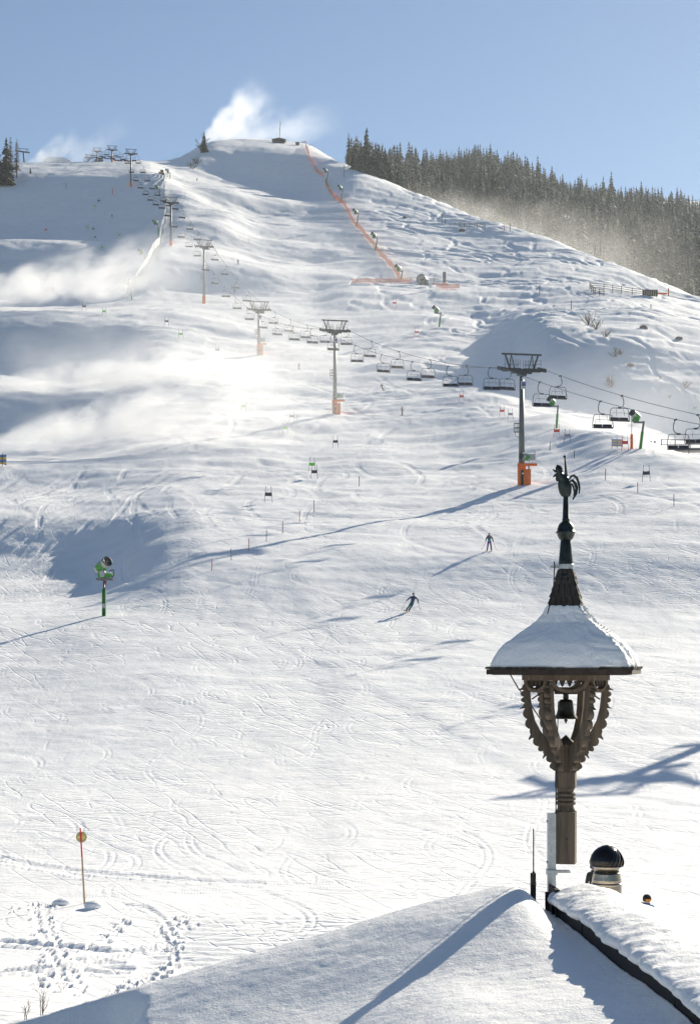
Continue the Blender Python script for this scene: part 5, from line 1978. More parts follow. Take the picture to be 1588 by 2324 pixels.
def person(p, label, pose=None, jacket=(0.02, 0.03, 0.08), trousers=(0.03, 0.03, 0.04), hat=(0.02, 0.02, 0.02), rz=0.0, helmet=False, goggles=None, skis=True, board=False, poles=False, pack=None, hem=None, visor_tilt=0):
    J = dict(STAND)
    J.update(pose or {})
    names = list(J)
    idx = {n: i for i, n in enumerate(names)}
    me = bpy.data.meshes.new('body')
    me.from_pydata([J[n] for n in names], [(idx[a], idx[b]) for a, b in BONES], [])
    tmp = bpy.data.objects.new('body', me)
    col.objects.link(tmp)
    md = tmp.modifiers.new('skin', 'SKIN')
    md.use_smooth_shade = True
    for n in names:
        r = RAD[n] if n in RAD else RAD[n[:2]]
        sv = me.skin_vertices[0].data[idx[n]]
        sv.radius = (r, r * (0.75 if n in ('chest', 'waist', 'pelvis') else 1))
        sv.use_root = (n == 'pelvis')
    sub = tmp.modifiers.new('sub', 'SUBSURF')
    sub.levels = 1
    sub.render_levels = 1
    bme = bpy.data.meshes.new_from_object(tmp.evaluated_get(bpy.context.evaluated_depsgraph_get()))
    bpy.data.objects.remove(tmp)
    mats = [cloth(jacket), cloth(trousers), M['skin'], cloth((0.03, 0.03, 0.035)), cloth(hem or jacket)]
    for m_ in mats:
        bme.materials.append(m_)
    seg = [(Vector(J[a]), Vector(J[b]), a, b) for a, b in BONES]
    for f in bme.polygons:
        c = f.center
        best, bd = None, 9
        for a, b, na_, nb in seg:
            d = b - a
            t_ = max(0, min(1, (c - a).dot(d) / d.length_squared))
            q = (c - (a + d * t_)).length
            if q < bd:
                bd, best = q, (na_, nb, t_)
        na_, nb, t_ = best
        if nb in ('head', 'crown'):
            k = 2
        elif nb in ('hal', 'har', 'tol', 'tor') or (nb in ('anl', 'anr') and t_ > 0.7):
            k = 3
        elif nb in ('knl', 'knr', 'anl', 'anr', 'hil', 'hir'):
            k = 1
        elif nb == 'waist':
            k = 4
        else:
            k = 0
        f.material_index = k
    t = empty('person', p, rz)
    tag(t, label, 'person', 'skiers on the hill')
    link('body', bme, t)
    hd = Vector(J['head'])
    up = (Vector(J['crown']) - Vector(J['neck'])).normalized()
    q = up.to_track_quat('Z', 'Y')
    hp = [(0.118, -0.02), (0.128, 0.02), (0.124, 0.08), (0.10, 0.135), (0.055, 0.165), (0.005, 0.172)] if helmet else [(0.108, 0.02), (0.112, 0.07), (0.09, 0.13), (0.045, 0.165), (0.004, 0.172)]
    h_ = MB().lathe(hp, 16)
    ho = h_.build('helmet' if helmet else 'hat', cloth(hat), t, True, loc=hd + up * 0.015 + Vector((0, 0.015, 0)))
    ho.rotation_mode = 'QUATERNION'
    ho.rotation_quaternion = q
    if goggles:
        g_ = MB()
        n = 8
        for z, r in ((-0.028, 0.112), (0.0, 0.124), (0.032, 0.121)):
            for k in range(n + 1):
                a = math.radians(-90 - 62 + 124 * k / n)
                g_.v.append((r * math.cos(a), r * math.sin(a), z))
        for i in range(2):
            for k in range(n):
                a = i * (n + 1) + k
                g_.f.append((a, a + 1, a + n + 2, a + n + 1))
        g_.build('goggles', cloth(goggles), t, True, loc=hd + up * 0.03)
    # nose and collar give the face its relief
    MB().lathe([(0.016, -0.02), (0.018, 0.0), (0.004, 0.03)], 6).build('nose', M['skin'], t, True, loc=hd + Vector((0, -0.105, 0.0)))
    MB().lathe([(0.085, 0.0), (0.10, 0.03), (0.092, 0.075)], 12).build('collar', cloth(jacket), t, True, loc=Vector(J['neck']) + Vector((0, 0, -0.03)))
    if pack:
        MB().box((0, 0.2, 1.33), (0.30, 0.18, 0.42)).build('backpack', cloth(pack), t)
    if skis:
        for s_ in ('l', 'r'):
            a, b = Vector(J['an' + s_]), Vector(J['to' + s_])
            d = Vector((b.x - a.x, b.y - a.y, 0))
            d = d.normalized() if d.length > 0.02 else Vector((0, -1, 0))
            m_ = (a + b) / 2
            k = MB().box((0, 0, 0), (0.09, 1.45, 0.025)).box((0, -0.78, 0.045), (0.08, 0.16, 0.02), Matrix.Rotation(math.radians(-28), 3, 'X'))
            ko = k.build('ski', cloth((0.10, 0.03, 0.03)), t, loc=(m_.x, m_.y, 0.015 + min(a.z, b.z) - 0.06))
            ko.rotation_euler = (0, 0, math.atan2(d.x, -d.y))
    if board:
        MB().box((0, 0, 0.02), (1.5, 0.27, 0.03)).build('snowboard', cloth((0.05, 0.05, 0.06)), t)
    if poles:
        for s_, dx in (('l', 0.35), ('r', -0.35)):
            a = Vector(J['ha' + s_])
            po = MB().tube([a, a + Vector((dx, 0.55, -0.78))], 0.013, 5)
            po.lathe([(0.05, 0), (0.05, 0.015)], 8, tuple(a + Vector((dx * 0.92, 0.5, -0.72))))
            o = po.build('ski_pole', cloth((0.45, 0.05, 0.04)), None, loc=p)
            o.rotation_euler = (0, 0, rz)
            tag(o, '%s ski pole of the %s' % ('left' if s_ == 'l' else 'right', 'skier in turquoise and purple' if 'turquoise' in label else 'carving skier in navy'), 'ski pole', 'ski poles in hand')
    return t


WEDGE = dict(knl=(0.16, -0.10, 0.52), anl=(0.21, 0.02, 0.12), tol=(0.19, -0.16, 0.06), knr=(-0.16, -0.10, 0.52), anr=(-0.21, 0.02, 0.12), tor=(-0.19, -0.16, 0.06),
             ell=(0.33, 0.0, 1.18), wrl=(0.36, -0.10, 0.98), hal=(0.37, -0.14, 0.91), elr=(-0.33, 0.0, 1.18), wrr=(-0.36, -0.10, 0.98), har=(-0.37, -0.14, 0.91))
# hips dropped into the turn, feet out to the left of the picture
CARVE = dict(pelvis=(-0.06, 0.08, 0.80), waist=(-0.02, 0.0, 0.97), chest=(0.04, -0.10, 1.17), neck=(0.05, -0.15, 1.31), head=(0.02, -0.20, 1.42), crown=(0.01, -0.20, 1.51),
             shl=(0.23, -0.10, 1.20), ell=(0.40, -0.10, 0.98), wrl=(0.43, -0.22, 0.76), hal=(0.42, -0.26, 0.68),
             shr=(-0.14, -0.08, 1.24), elr=(-0.38, -0.12, 1.10), wrr=(-0.57, -0.24, 0.95), har=(-0.62, -0.28, 0.90),
             hil=(0.03, 0.06, 0.75), knl=(-0.14, -0.12, 0.46), anl=(-0.34, 0.0, 0.13), tol=(-0.40, -0.17, 0.07),
             hir=(-0.15, 0.08, 0.74), knr=(-0.34, -0.12, 0.47), anr=(-0.58, 0.0, 0.13), tor=(-0.64, -0.17, 0.07))
CROUCH = dict(pelvis=(0, 0.14, 0.74), waist=(0, 0.06, 0.90), chest=(0, -0.10, 1.08), neck=(0, -0.19, 1.20), head=(0, -0.25, 1.31), crown=(0, -0.26, 1.40),
              shl=(0.18, -0.12, 1.13), ell=(0.33, -0.18, 0.93), wrl=(0.30, -0.38, 0.85), hal=(0.29, -0.44, 0.84), shr=(-0.18, -0.12, 1.13), elr=(-0.33, -0.18, 0.93), wrr=(-0.30, -0.38, 0.85), har=(-0.29, -0.44, 0.84),
              hil=(0.1, 0.12, 0.68), knl=(0.14, -0.14, 0.46), hir=(-0.1, 0.12, 0.68), knr=(-0.14, -0.14, 0.46))

person(on_ground(1110, 1252, 140, 200), 'skier in turquoise jacket and purple trousers, upper of the two near skiers', WEDGE, (0.05, 0.04, 0.09), (0.13, 0.035, 0.20), (0.25, 0.42, 0.28), rz=math.pi - 0.2, pack=(0.10, 0.11, 0.13), hem=(0.03, 0.42, 0.60), poles=True)
person(on_ground(937, 1390, 125, 175), 'skier in navy jacket carving with a lean, lower of the two near skiers', CARVE, (0.02, 0.035, 0.10), (0.015, 0.11, 0.14), (0.01, 0.01, 0.012), rz=0.1, hem=(0.05, 0.10, 0.13), goggles=(0.4, 0.4, 0.45), poles=True)
person(on_ground(912, 944, 260, 420), 'snowboarder in brown jacket below the chairs, right of the second tower', dict(STAND), (0.10, 0.05, 0.04), (0.03, 0.03, 0.03), rz=0.9, skis=False, board=True)
person(on_ground(866, 887, 280, 450), 'hazy grey skier leaning, left of the brown snowboarder', CARVE, (0.10, 0.10, 0.10), (0.09, 0.09, 0.09), rz=3.0)
person(on_ground(678, 839, 320, 500), 'faint skier in the white mist between the second and third towers', CROUCH, (0.25, 0.25, 0.10), (0.10, 0.10, 0.10), rz=0.3)
person(on_ground(532, 668, 420, 640), 'dark skier standing beside the chairs below the fourth tower', WEDGE, (0.02, 0.02, 0.03), (0.02, 0.02, 0.03), rz=math.pi)
person(on_ground(540, 600, 480, 760), 'dark skier on the lit bench right of the fourth tower', WEDGE, (0.03, 0.03, 0.03), (0.05, 0.04, 0.03), rz=0.4)
person(on_ground(254, 493, 560, 860), 'dark racer bending beside a gate in the shaded bowl', CROUCH, (0.01, 0.01, 0.015), (0.01, 0.01, 0.02), rz=0.8)
person(on_ground(447, 410, 700, 1000), 'dark skier just below the summit dome', CROUCH, (0.01, 0.01, 0.02), (0.01, 0.01, 0.02), rz=2.6)
person(on_ground(120, 662, 480, 720), 'small dark figure in the upper snow spray at the left', WEDGE, (0.02, 0.02, 0.02), (0.02, 0.02, 0.02), rz=0.2)
person(stand(1347, 58.0), 'person with blue helmet half hidden behind the flue cowl', dict(STAND), (0.03, 0.03, 0.025), (0.02, 0.02, 0.02), (0.02, 0.045, 0.14), rz=0.35, helmet=True, skis=True)
person(stand(1468, 51.0), 'person with black helmet and orange goggles behind the snowy roof', dict(STAND), (0.015, 0.13, 0.30), (0.02, 0.02, 0.02), (0.012, 0.012, 0.013), rz=0.5, helmet=True, goggles=(0.75, 0.28, 0.02), skis=True, pack=(0.12, 0.14, 0.16))
# ------------------------------------------------------------------ single trees, shrubs, huts and small things
def one_tree(kind, px, py, hpx, label, dmin, dmax, rz=0.0):
    p = on_ground(px, py, dmin, dmax)
    h = hpx * p.y / F
    if kind == 'larch':
        t = empty('larch_tree', p, rz)
        link('crown', larch_crown(17, int(px), 240).mesh('crown', M['larch_twigs']), t)
        k = h / 17
    else:
        t = empty('spruce_tree', p, rz)
        link('crown', spruce_crown(16, int(px), whorls=18, arms=11, spread=0.24 if kind == 'slim' else 0.31, sparse=0.12).mesh('crown', M['dark_needles']), t)
        k = h / 16.6
    t.scale = (k, k, k)
    link('trunk', TRUNK_ME, t)
    return tag(t, label, 'tree', 'single trees on the skyline')


one_tree('slim', 14, 420, 110, 'tall dark spruce at the left edge, in front of its neighbours', 640, 800)
one_tree('spruce', -4, 418, 85, 'dark spruce cut by the left edge of the photo', 640, 800)
one_tree('larch', 24, 408, 100, 'tall bare larch behind the spruces at the left edge', 640, 800)
one_tree('larch', 38, 402, 88, 'slender bare larch, right one at the left edge', 640, 800)
one_tree('slim', 69, 393, 14, 'tiny spruce on the crest right of the left edge trees', 640, 840)
one_tree('slim', 463, 345, 48, 'dark spruce on the left shoulder of the summit', 800, 1050)
one_tree('larch', 791, 378, 78, 'tall bare larch standing alone at the left end of the wood', 850, 1000)
for k, (px, py, hp) in enumerate(((803, 384, 58), (820, 388, 66), (834, 394, 78), (847, 398, 62), (860, 402, 76), (874, 406, 74), (884, 410, 52))):
    one_tree('spruce' if k % 2 else 'slim', px, py, hp, '%s dark spruce from the left at the end of the wood' % NUM[k], 880, 1010, k)


def bare_shrub(p, h, n, seed, label, name='bare_shrub', cat='shrub', spread=0.6, r=0.02, mat='dry_twigs', levels=2):
    rg = random.Random(seed)
    mb = MB()

    def grow(a, d, L, rr, lv):
        b = a + d * L
        mid = a.lerp(b, 0.5) + Vector((rg.uniform(-1, 1), rg.uniform(-1, 1), 0)) * L * 0.06
        mb.tube([a, mid, b], [rr, rr * 0.8, rr * 0.5], 4, caps=False)
        if lv > 0:
            for _ in range(rg.randint(2, 4)):
                s = rg.uniform(0.35, 1)
                e = (d + Vector((rg.uniform(-1, 1), rg.uniform(-1, 1), rg.uniform(-0.1, 0.6))) * 0.75).normalized()
                grow(a.lerp(b, s), e, L * rg.uniform(0.35, 0.6), rr * 0.55, lv - 1)
    for k in range(n):
        a = rg.uniform(0, 6.28)
        d = Vector((math.cos(a) * spread * rg.random(), math.sin(a) * spread * rg.random(), 1)).normalized()
        grow(Vector((rg.uniform(-0.1, 0.1) * h, rg.uniform(-0.1, 0.1) * h, -0.1 * h)), d, h * rg.uniform(0.45, 0.7), r, levels)
    o = mb.build(name, M[mat], None, loc=p)
    return tag(o, label, cat)


p = on_ground(455, 340, 800, 1050)
bare_shrub(p, 9.5, 7, 3, 'bare leafless tree left of the spruce on the summit shoulder', 'bare_tree', 'tree', 0.9, 0.16, levels=3)
for k, (px, py, hp, lab) in enumerate(((1335, 735, 38, 'brownish bare shrub at the top of the gully'), (1352, 745, 30, 'second bare shrub at the top of the gully, lower right'), (1373, 764, 26, 'small bushy conifer-like shrub beside the gully'),
                                       (1395, 810, 30, 'bare shrub halfway down the gully'), (1408, 806, 22, 'thin bare shrub right of the gully'), (1385, 880, 34, 'large brown bare shrub low in the gully'),
                                       (1378, 868, 20, 'small bare shrub above the large low gully shrub'), (1520, 905, 12, 'tiny shrub on the shaded right slope'), (1555, 880, 24, 'short brown shrub near the right edge'),
                                       (1575, 930, 14, 'tiny brown shrub by the right edge above the chairs'), (1498, 860, 12, 'tiny shrub in the middle of the shaded right slope'), (436, 382, 24, 'dark bare bush by the short net under the summit spruce'), (446, 372, 26, 'upper dark bush under the summit spruce'))):
    p = on_ground(px, py, 260, 1000)
    h = hp * p.y / F
    bare_shrub(p, h, 16, 40 + k, lab, r=0.012 * h, spread=1.1, levels=2)
p = on_ground(92, 2316, 41, 60)
bare_shrub(p, 1.0, 4, 77, 'bare twigs poking from the snow at the bottom left', r=0.009, spread=0.45)
p = on_ground(58, 2322, 40, 60)
bare_shrub(p, 0.75, 3, 79, 'smaller bare twigs at the very bottom left', r=0.008, spread=0.4)

M['rock'] = material('rock', (0.17, 0.155, 0.13), 0.9, noise=(1.5, 0.4), bump=(3, 0.5, 0.1))


def lump(p, r, seed, label, mat='rock', name='rock', cat='rock', flat=0.7, group=None):
    bm = bmesh.new()
    bmesh.ops.create_icosphere(bm, subdivisions=2, radius=r)
    rg = random.Random(seed)
    for v in bm.verts:
        v.co *= 1 + rg.uniform(-0.18, 0.18)
        v.co.z *= flat
    me = bpy.data.meshes.new(name)
    bm.to_mesh(me)
    bm.free()
    me.materials.append(M[mat])
    me.polygons.foreach_set('use_smooth', [mat != 'rock'] * len(me.polygons))
    return tag(link(name, me, None, p), label, cat, group)


for k, (px, py, r, lab) in enumerate(((1048, 523, 1.3, 'dark rock below the short wooden fence'), (918, 494, 1.0, 'dark plank-like rock on the upper right slope'), (1460, 745, 1.0, 'snow-capped rock right of the gully top'),
                                      (1430, 830, 0.8, 'small rock on the shaded right slope'), (1540, 770, 0.8, 'flat rock near the right edge under the fence'))):
    lump(on_ground(px, py, 300, 900), r, k, lab)
lump(on_ground(212, 2062, 50, 75) + Vector((0, 0, 0.08)), 0.30, 91, 'round snow clod right of the piste pole', 'loose_snow', 'snow_clod', 'snow clod', 0.6)
lump(on_ground(140, 2056, 50, 75) + Vector((0, 0, 0.06)), 0.34, 92, 'snow clod left of the piste pole', 'loose_snow', 'snow_clod', 'snow clod', 0.45)

# summit hut with mast
M['hut_wood'] = material('hut_wood', (0.10, 0.08, 0.065), 0.85, noise=(1.5, 0.3))
M['glass'] = material('glass', (0.03, 0.04, 0.05), 0.12, noise=(2, 0.2))
M['station_grey'] = material('station_grey', (0.11, 0.11, 0.115), 0.5, 0.3, noise=(0.8, 0.25))
p = on_ground(633, 324, 900, 1100)
t = empty('summit_hut', p)
tag(t, 'small dark hut with low gabled roof on the summit', 'hut')
t.scale = (0.95, 0.95, 0.7)
MB().box((0, 0, 0.8), (7.0, 5.0, 2.6)).build('wall', M['hut_wood'], t)
MB().add([(-4.2, -3.2, 2.0), (4.2, -3.2, 2.0), (4.2, 3.2, 2.0), (-4.2, 3.2, 2.0), (0, -3.2, 3.2), (0, 3.2, 3.2), (-4.2, -3.2, 1.8), (4.2, -3.2, 1.8), (4.2, 3.2, 1.8), (-4.2, 3.2, 1.8)],
         [(0, 4, 5, 3), (4, 1, 2, 5), (0, 1, 4), (3, 5, 2), (9, 8, 7, 6), (0, 6, 7, 1), (1, 7, 8, 2), (2, 8, 9, 3), (3, 9, 6, 0)]).build('roof', M['hut_wood'], t)
for x in (-1.8, 1.6):
    MB().box((x, -2.52, 1.1), (1.3, 0.06, 1.0)).build('window', M['glass'], t)
t = empty('radio_mast', p + Vector((0.6, 1.5, 0)))
tag(t, 'tall pale radio mast beside the summit hut', 'radio mast')
MB().tube([(0, 0, -1), (0, 0, 9), (0, 0, 13)], [0.26, 0.22, 0.16], 8).build('mast', M['gun_grey'], t)
MB().box((0.2, 0, 11.4), (0.5, 0.4, 2.6)).build('antenna', M['white_paint'], t)
MB().box((-0.3, 0, 8.2), (0.5, 0.3, 0.8)).box((-0.3, 0, 6.4), (0.4, 0.3, 0.5)).build('side_antenna', M['gun_grey'], t)
p = on_ground(675, 329, 900, 1100)
t = empty('equipment_box', p)
tag(t, 'small grey box on the summit right of the hut', 'box')
MB().box((0, 0, 0.7), (2.2, 1.6, 1.6)).build('body', M['station_grey'], t)
MB().box((0, 0, 1.55), (2.5, 1.9, 0.12)).build('lid', M['gun_grey'], t)
p = on_ground(694, 336, 900, 1100)
t = empty('start_gate', p)
tag(t, 'metal start arch with red crossbar at the top of the orange net', 'start arch')
MB().tube([(-2, 0, -0.4), (-2, 0, 2.6)], 0.12, 6).tube([(0, 0, -0.4), (0, 0, 3.4)], 0.12, 6).build('post', M['gun_grey'], t)
MB().box((-1.0, 0, 3.5), (2.8, 0.15, 0.5)).build('crossbar', M['orange_plastic'], t)
MB().tube([(1, 0, 0), (1.6, 0, 1.8), (3, 0, 2.2), (4.2, 0, 1.6), (4.4, 0, -0.6)], 0.12, 6).build('hoop', M['gun_grey'], t)

# top station
YS_ = 1088
p = stand(206, YS_)
t = empty('top_station', (p.x, YS_, p.z - 0.5))
tag(t, 'dark top station of the chairlift with rounded roof on the crest', 'station')
sh = [(-8, 0), (-8, 5.2), (-7.4, 6.2), (2.5, 6.4), (3.5, 8.6), (5, 9.4), (7.6, 9.0), (8.6, 8.0), (8.3, 5.2), (6.6, 1.5), (6, 0)]
MB().prism(sh, 10, Matrix.Translation((0, 0, 0))).build('shell', M['station_grey'], t)
MB().prism([(-7.4, 0.4), (-7.4, 3.6), (-0.6, 3.6), (-0.6, 0.4)], 0.2, Matrix.Translation((0, -5.12, 0))).build('opening', M['gun_dark'], t)
for k in range(3):
    MB().box((-6.2 + k * 2.2, -5.3, 5.0), (1.9, 0.1, 0.9)).build('window', M['glass'], t)
MB().box((3.3, -5.1, 4.3), (5.2, 0.15, 1.0)).build('red_band', M['hose_red'], t)
p = stand(128, 905)
mound = lump(Vector((p.x, 905, p.z + 0.6)), 5.0, 7, 'rounded mound of made snow on the crest left of the top station', 'loose_snow', 'snow_mound', 'snow mound', 0.5)
mound.scale = (1.5, 1, 1)
p = stand(53, 905)
t = empty('lift_pylon', (p.x, 905, p.z), 0.4)
tag(t, 'dark pylon head of another lift behind the left edge trees', 'pylon')
MB().tube([(0.6, 0, -1), (0, 0, 5.6)], [0.5, 0.35], 8).build('mast', M['lift_steel'], t)
MB().box((0, 0, 5.8), (6.5, 0.6, 0.6)).build('crossarm', M['lift_steel'], t)
MB().box((0, 0, 7.4), (5.4, 0.25, 0.25)).build('gantry', M['lift_steel'], t)
for s in (-1, 1):
    b = MB()
    boxtube(b, (s * 1.4, 0, 6.0), (s * 2.3, 0, 7.4), 0.22)
    b.build('brace', M['lift_steel'], t)
t = empty('groomer', stand(192, 905))
tag(t, 'small yellow machine on the crest between the seventh and sixth towers', 'machine')
M['machine_yellow'] = material('machine_yellow', (0.65, 0.36, 0.04), 0.6, noise=(2, 0.3))
t.location = stand(366, 815)
MB().box((0, 0, 0.7), (2.4, 1.8, 0.9)).build('body', M['machine_yellow'], t)
MB().box((0.3, 0, 1.6), (1.3, 1.5, 1.0)).build('cab', M['glass'], t)
MB().box((0, 0, 0.2), (3.0, 2.4, 0.4)).build('track', M['gun_dark'], t)

# lattice mast before the wood
p = stand(1357, 690)
t = empty('lattice_mast', (p.x, 690, p.z - 0.5))
tag(t, 'pale wooden trestle mast rising before the wood on the right', 'mast')
top = (HY - 548) / F * 690 + EYE - p.z + 0.5
base = 0
M['pale_wood'] = material('pale_wood', (0.30, 0.29, 0.26), 0.85, noise=(2, 0.2))
for sx in (-1, 1):
    for sy in (-1, 1):
        MB().tube([(sx * 1.7, sy * 1.2, 0), (sx * 0.95, sy * 0.8, top)], 0.13, 5).build('leg', M['pale_wood'], t)
for z in (0.35, 0.62, 0.98):
    w = 1.7 - 0.75 * z
    MB().box((0, -1.2 + 0.4 * z, top * z), (2 * w + 0.5, 0.16, 0.16)).build('crossbar', M['pale_wood'], t)
b = MB()
boxtube(b, (-1.35, -1.0, top * 0.4), (1.2, -0.95, top * 0.62), 0.1)
boxtube(b, (-1.15, -0.95, top * 0.66), (1.05, -0.85, top * 0.96), 0.1)
b.build('brace', M['pale_wood'], t)

# right edge: loading station platform, striped banner, orange pole
p = on_ground(1545, 1026, 190, 260)
t = empty('loading_platform', p + Vector((0, 6, 0)))
tag(t, 'grey railed platform at the right edge behind the chairs', 'platform')
MB().box((1.5, 0, 1.0), (7.5, 3.0, 0.35)).build('deck', M['station_grey'], t)
for x in (-2.0, 0.0, 2.0, 4.0):
    MB().tube([(x, -1.4, -1), (x, -1.4, 2.5)], 0.07, 6).build('post', M['lift_grey'], t)
for z in (1.7, 2.4):
    MB().tube([(-2.0, -1.4, z), (4.6, -1.4, z)], 0.05, 6).build('rail', M['lift_grey'], t)
MB().box((-3.6, 0.2, 1.1), (2.6, 1.6, 1.3)).build('pipe_box', M['gun_grey'], t)
for k in range(4):
    MB().tube([(-4.5 + k * 0.55, -0.65, 1.7), (-4.5 + k * 0.55, -0.65, 2.3)], 0.16, 8).build('valve', M['gun_grey'], t)


def stripe_material(name, a, b, scale):
    m = material(name, a, 0.7)
    nt = m.node_tree
    w = nt.nodes.new('ShaderNodeTexWave')
    w.wave_type = 'BANDS'
    w.bands_direction = 'Z'
    w.inputs['Scale'].default_value = scale
    tc = next(n for n in nt.nodes if n.type == 'TEX_COORD')
    nt.links.new(tc.outputs['Object'], w.inputs['Vector'])
    r = nt.nodes.new('ShaderNodeValToRGB')
    r.color_ramp.interpolation = 'CONSTANT'
    r.color_ramp.elements[0].color = (*a, 1)
    r.color_ramp.elements[1].color = (*b, 1)
    r.color_ramp.elements[1].position = 0.5
    nt.links.new(w.outputs['Fac'], r.inputs[0])
    nt.links.new(r.outputs[0], nt.nodes['Principled BSDF'].inputs['Base Color'])
    return m


M['blue_yellow'] = stripe_material('blue_yellow', (0.08, 0.22, 0.55), (0.75, 0.50, 0.08), 0.42)
p = on_ground(8, 1058, 230, 340)
t = empty('striped_banner', p)
tag(t, 'blue and yellow striped protective banner at the left edge', 'banner')
for k, (x0, x1, y0, y1) in enumerate(((-2.2, -0.2, 0, 0), (-0.15, 0.55, 0, -0.6))):
    MB().add([(x0, y0, 0.3), (x1, y1, 0.3 - 0.3 * k), (x1, y1, 1.7), (x0, y0, 1.7), (x0, y0 + 0.06, 0.3), (x1, y1 + 0.06, 0.3 - 0.3 * k), (x1, y1 + 0.06, 1.7), (x0, y0 + 0.06, 1.7)],
             [(0, 1, 2, 3), (7, 6, 5, 4), (0, 4, 5, 1), (1, 5, 6, 2), (2, 6, 7, 3), (3, 7, 4, 0)]).build('panel', M['blue_yellow'], t)
for x in (-1.2, -0.18):
    MB().tube([(x, -0.06, -0.3), (x, -0.06, 1.9)], 0.05, 6).build('pole', M['pole_dark'], t)
M['pale_stripe'] = stripe_material('pale_stripe', (0.35, 0.45, 0.70), (0.75, 0.65, 0.30), 0.8)
p = on_ground(1400, 1018, 190, 260)
t = empty('striped_net', p, 0.3)
tag(t, 'pale blue and yellow striped net by the right snow gun', 'banner')
MB().box((0, 0, 0.75), (1.6, 0.05, 1.0)).build('panel', M['pale_stripe'], t)
for x in (-0.8, 0, 0.8):
    MB().tube([(x, -0.04, -0.3), (x, -0.04, 1.4)], 0.03, 5).build('pole', M['panel_grey'], t)
p = on_ground(1433, 1018, 190, 260)
t = empty('padded_pole', p)
tag(t, 'thin grey pole with orange padded foot left of the right snow gun', 'pole')
MB().tube([(0, 0, -0.3), (0, 0, 1.9)], 0.19, 8).build('pad', M['orange_pad'], t)
MB().tube([(0, 0, 1.7), (0, 0, 4.6)], 0.06, 6).build('pole', M['gun_grey'], t)
# ------------------------------------------------------------------ air: thin haze, and snow blown from the guns
def haze_box():
    mb = MB()
    mb.box((0, 1070, 235), (7600, 2400, 480))
    m = bpy.data.materials.new('haze_air')
    m.use_nodes = True
    nt = m.node_tree
    nt.nodes.remove(nt.nodes['Principled BSDF'])
    v = nt.nodes.new('ShaderNodeVolumePrincipled')
    v.inputs['Color'].default_value = (0.88, 0.95, 1.0, 1)
    v.inputs['Density'].default_value = HAZE_DENSITY
    v.inputs['Anisotropy'].default_value = 0.45
    nt.links.new(v.outputs[0], nt.nodes['Material Output'].inputs['Volume'])
    o = mb.build('haze', m)
    return tag(o, 'thin bright winter haze over the ski hill', 'haze', None, 'stuff')


HAZE_DENSITY = 0.00005
haze_box()


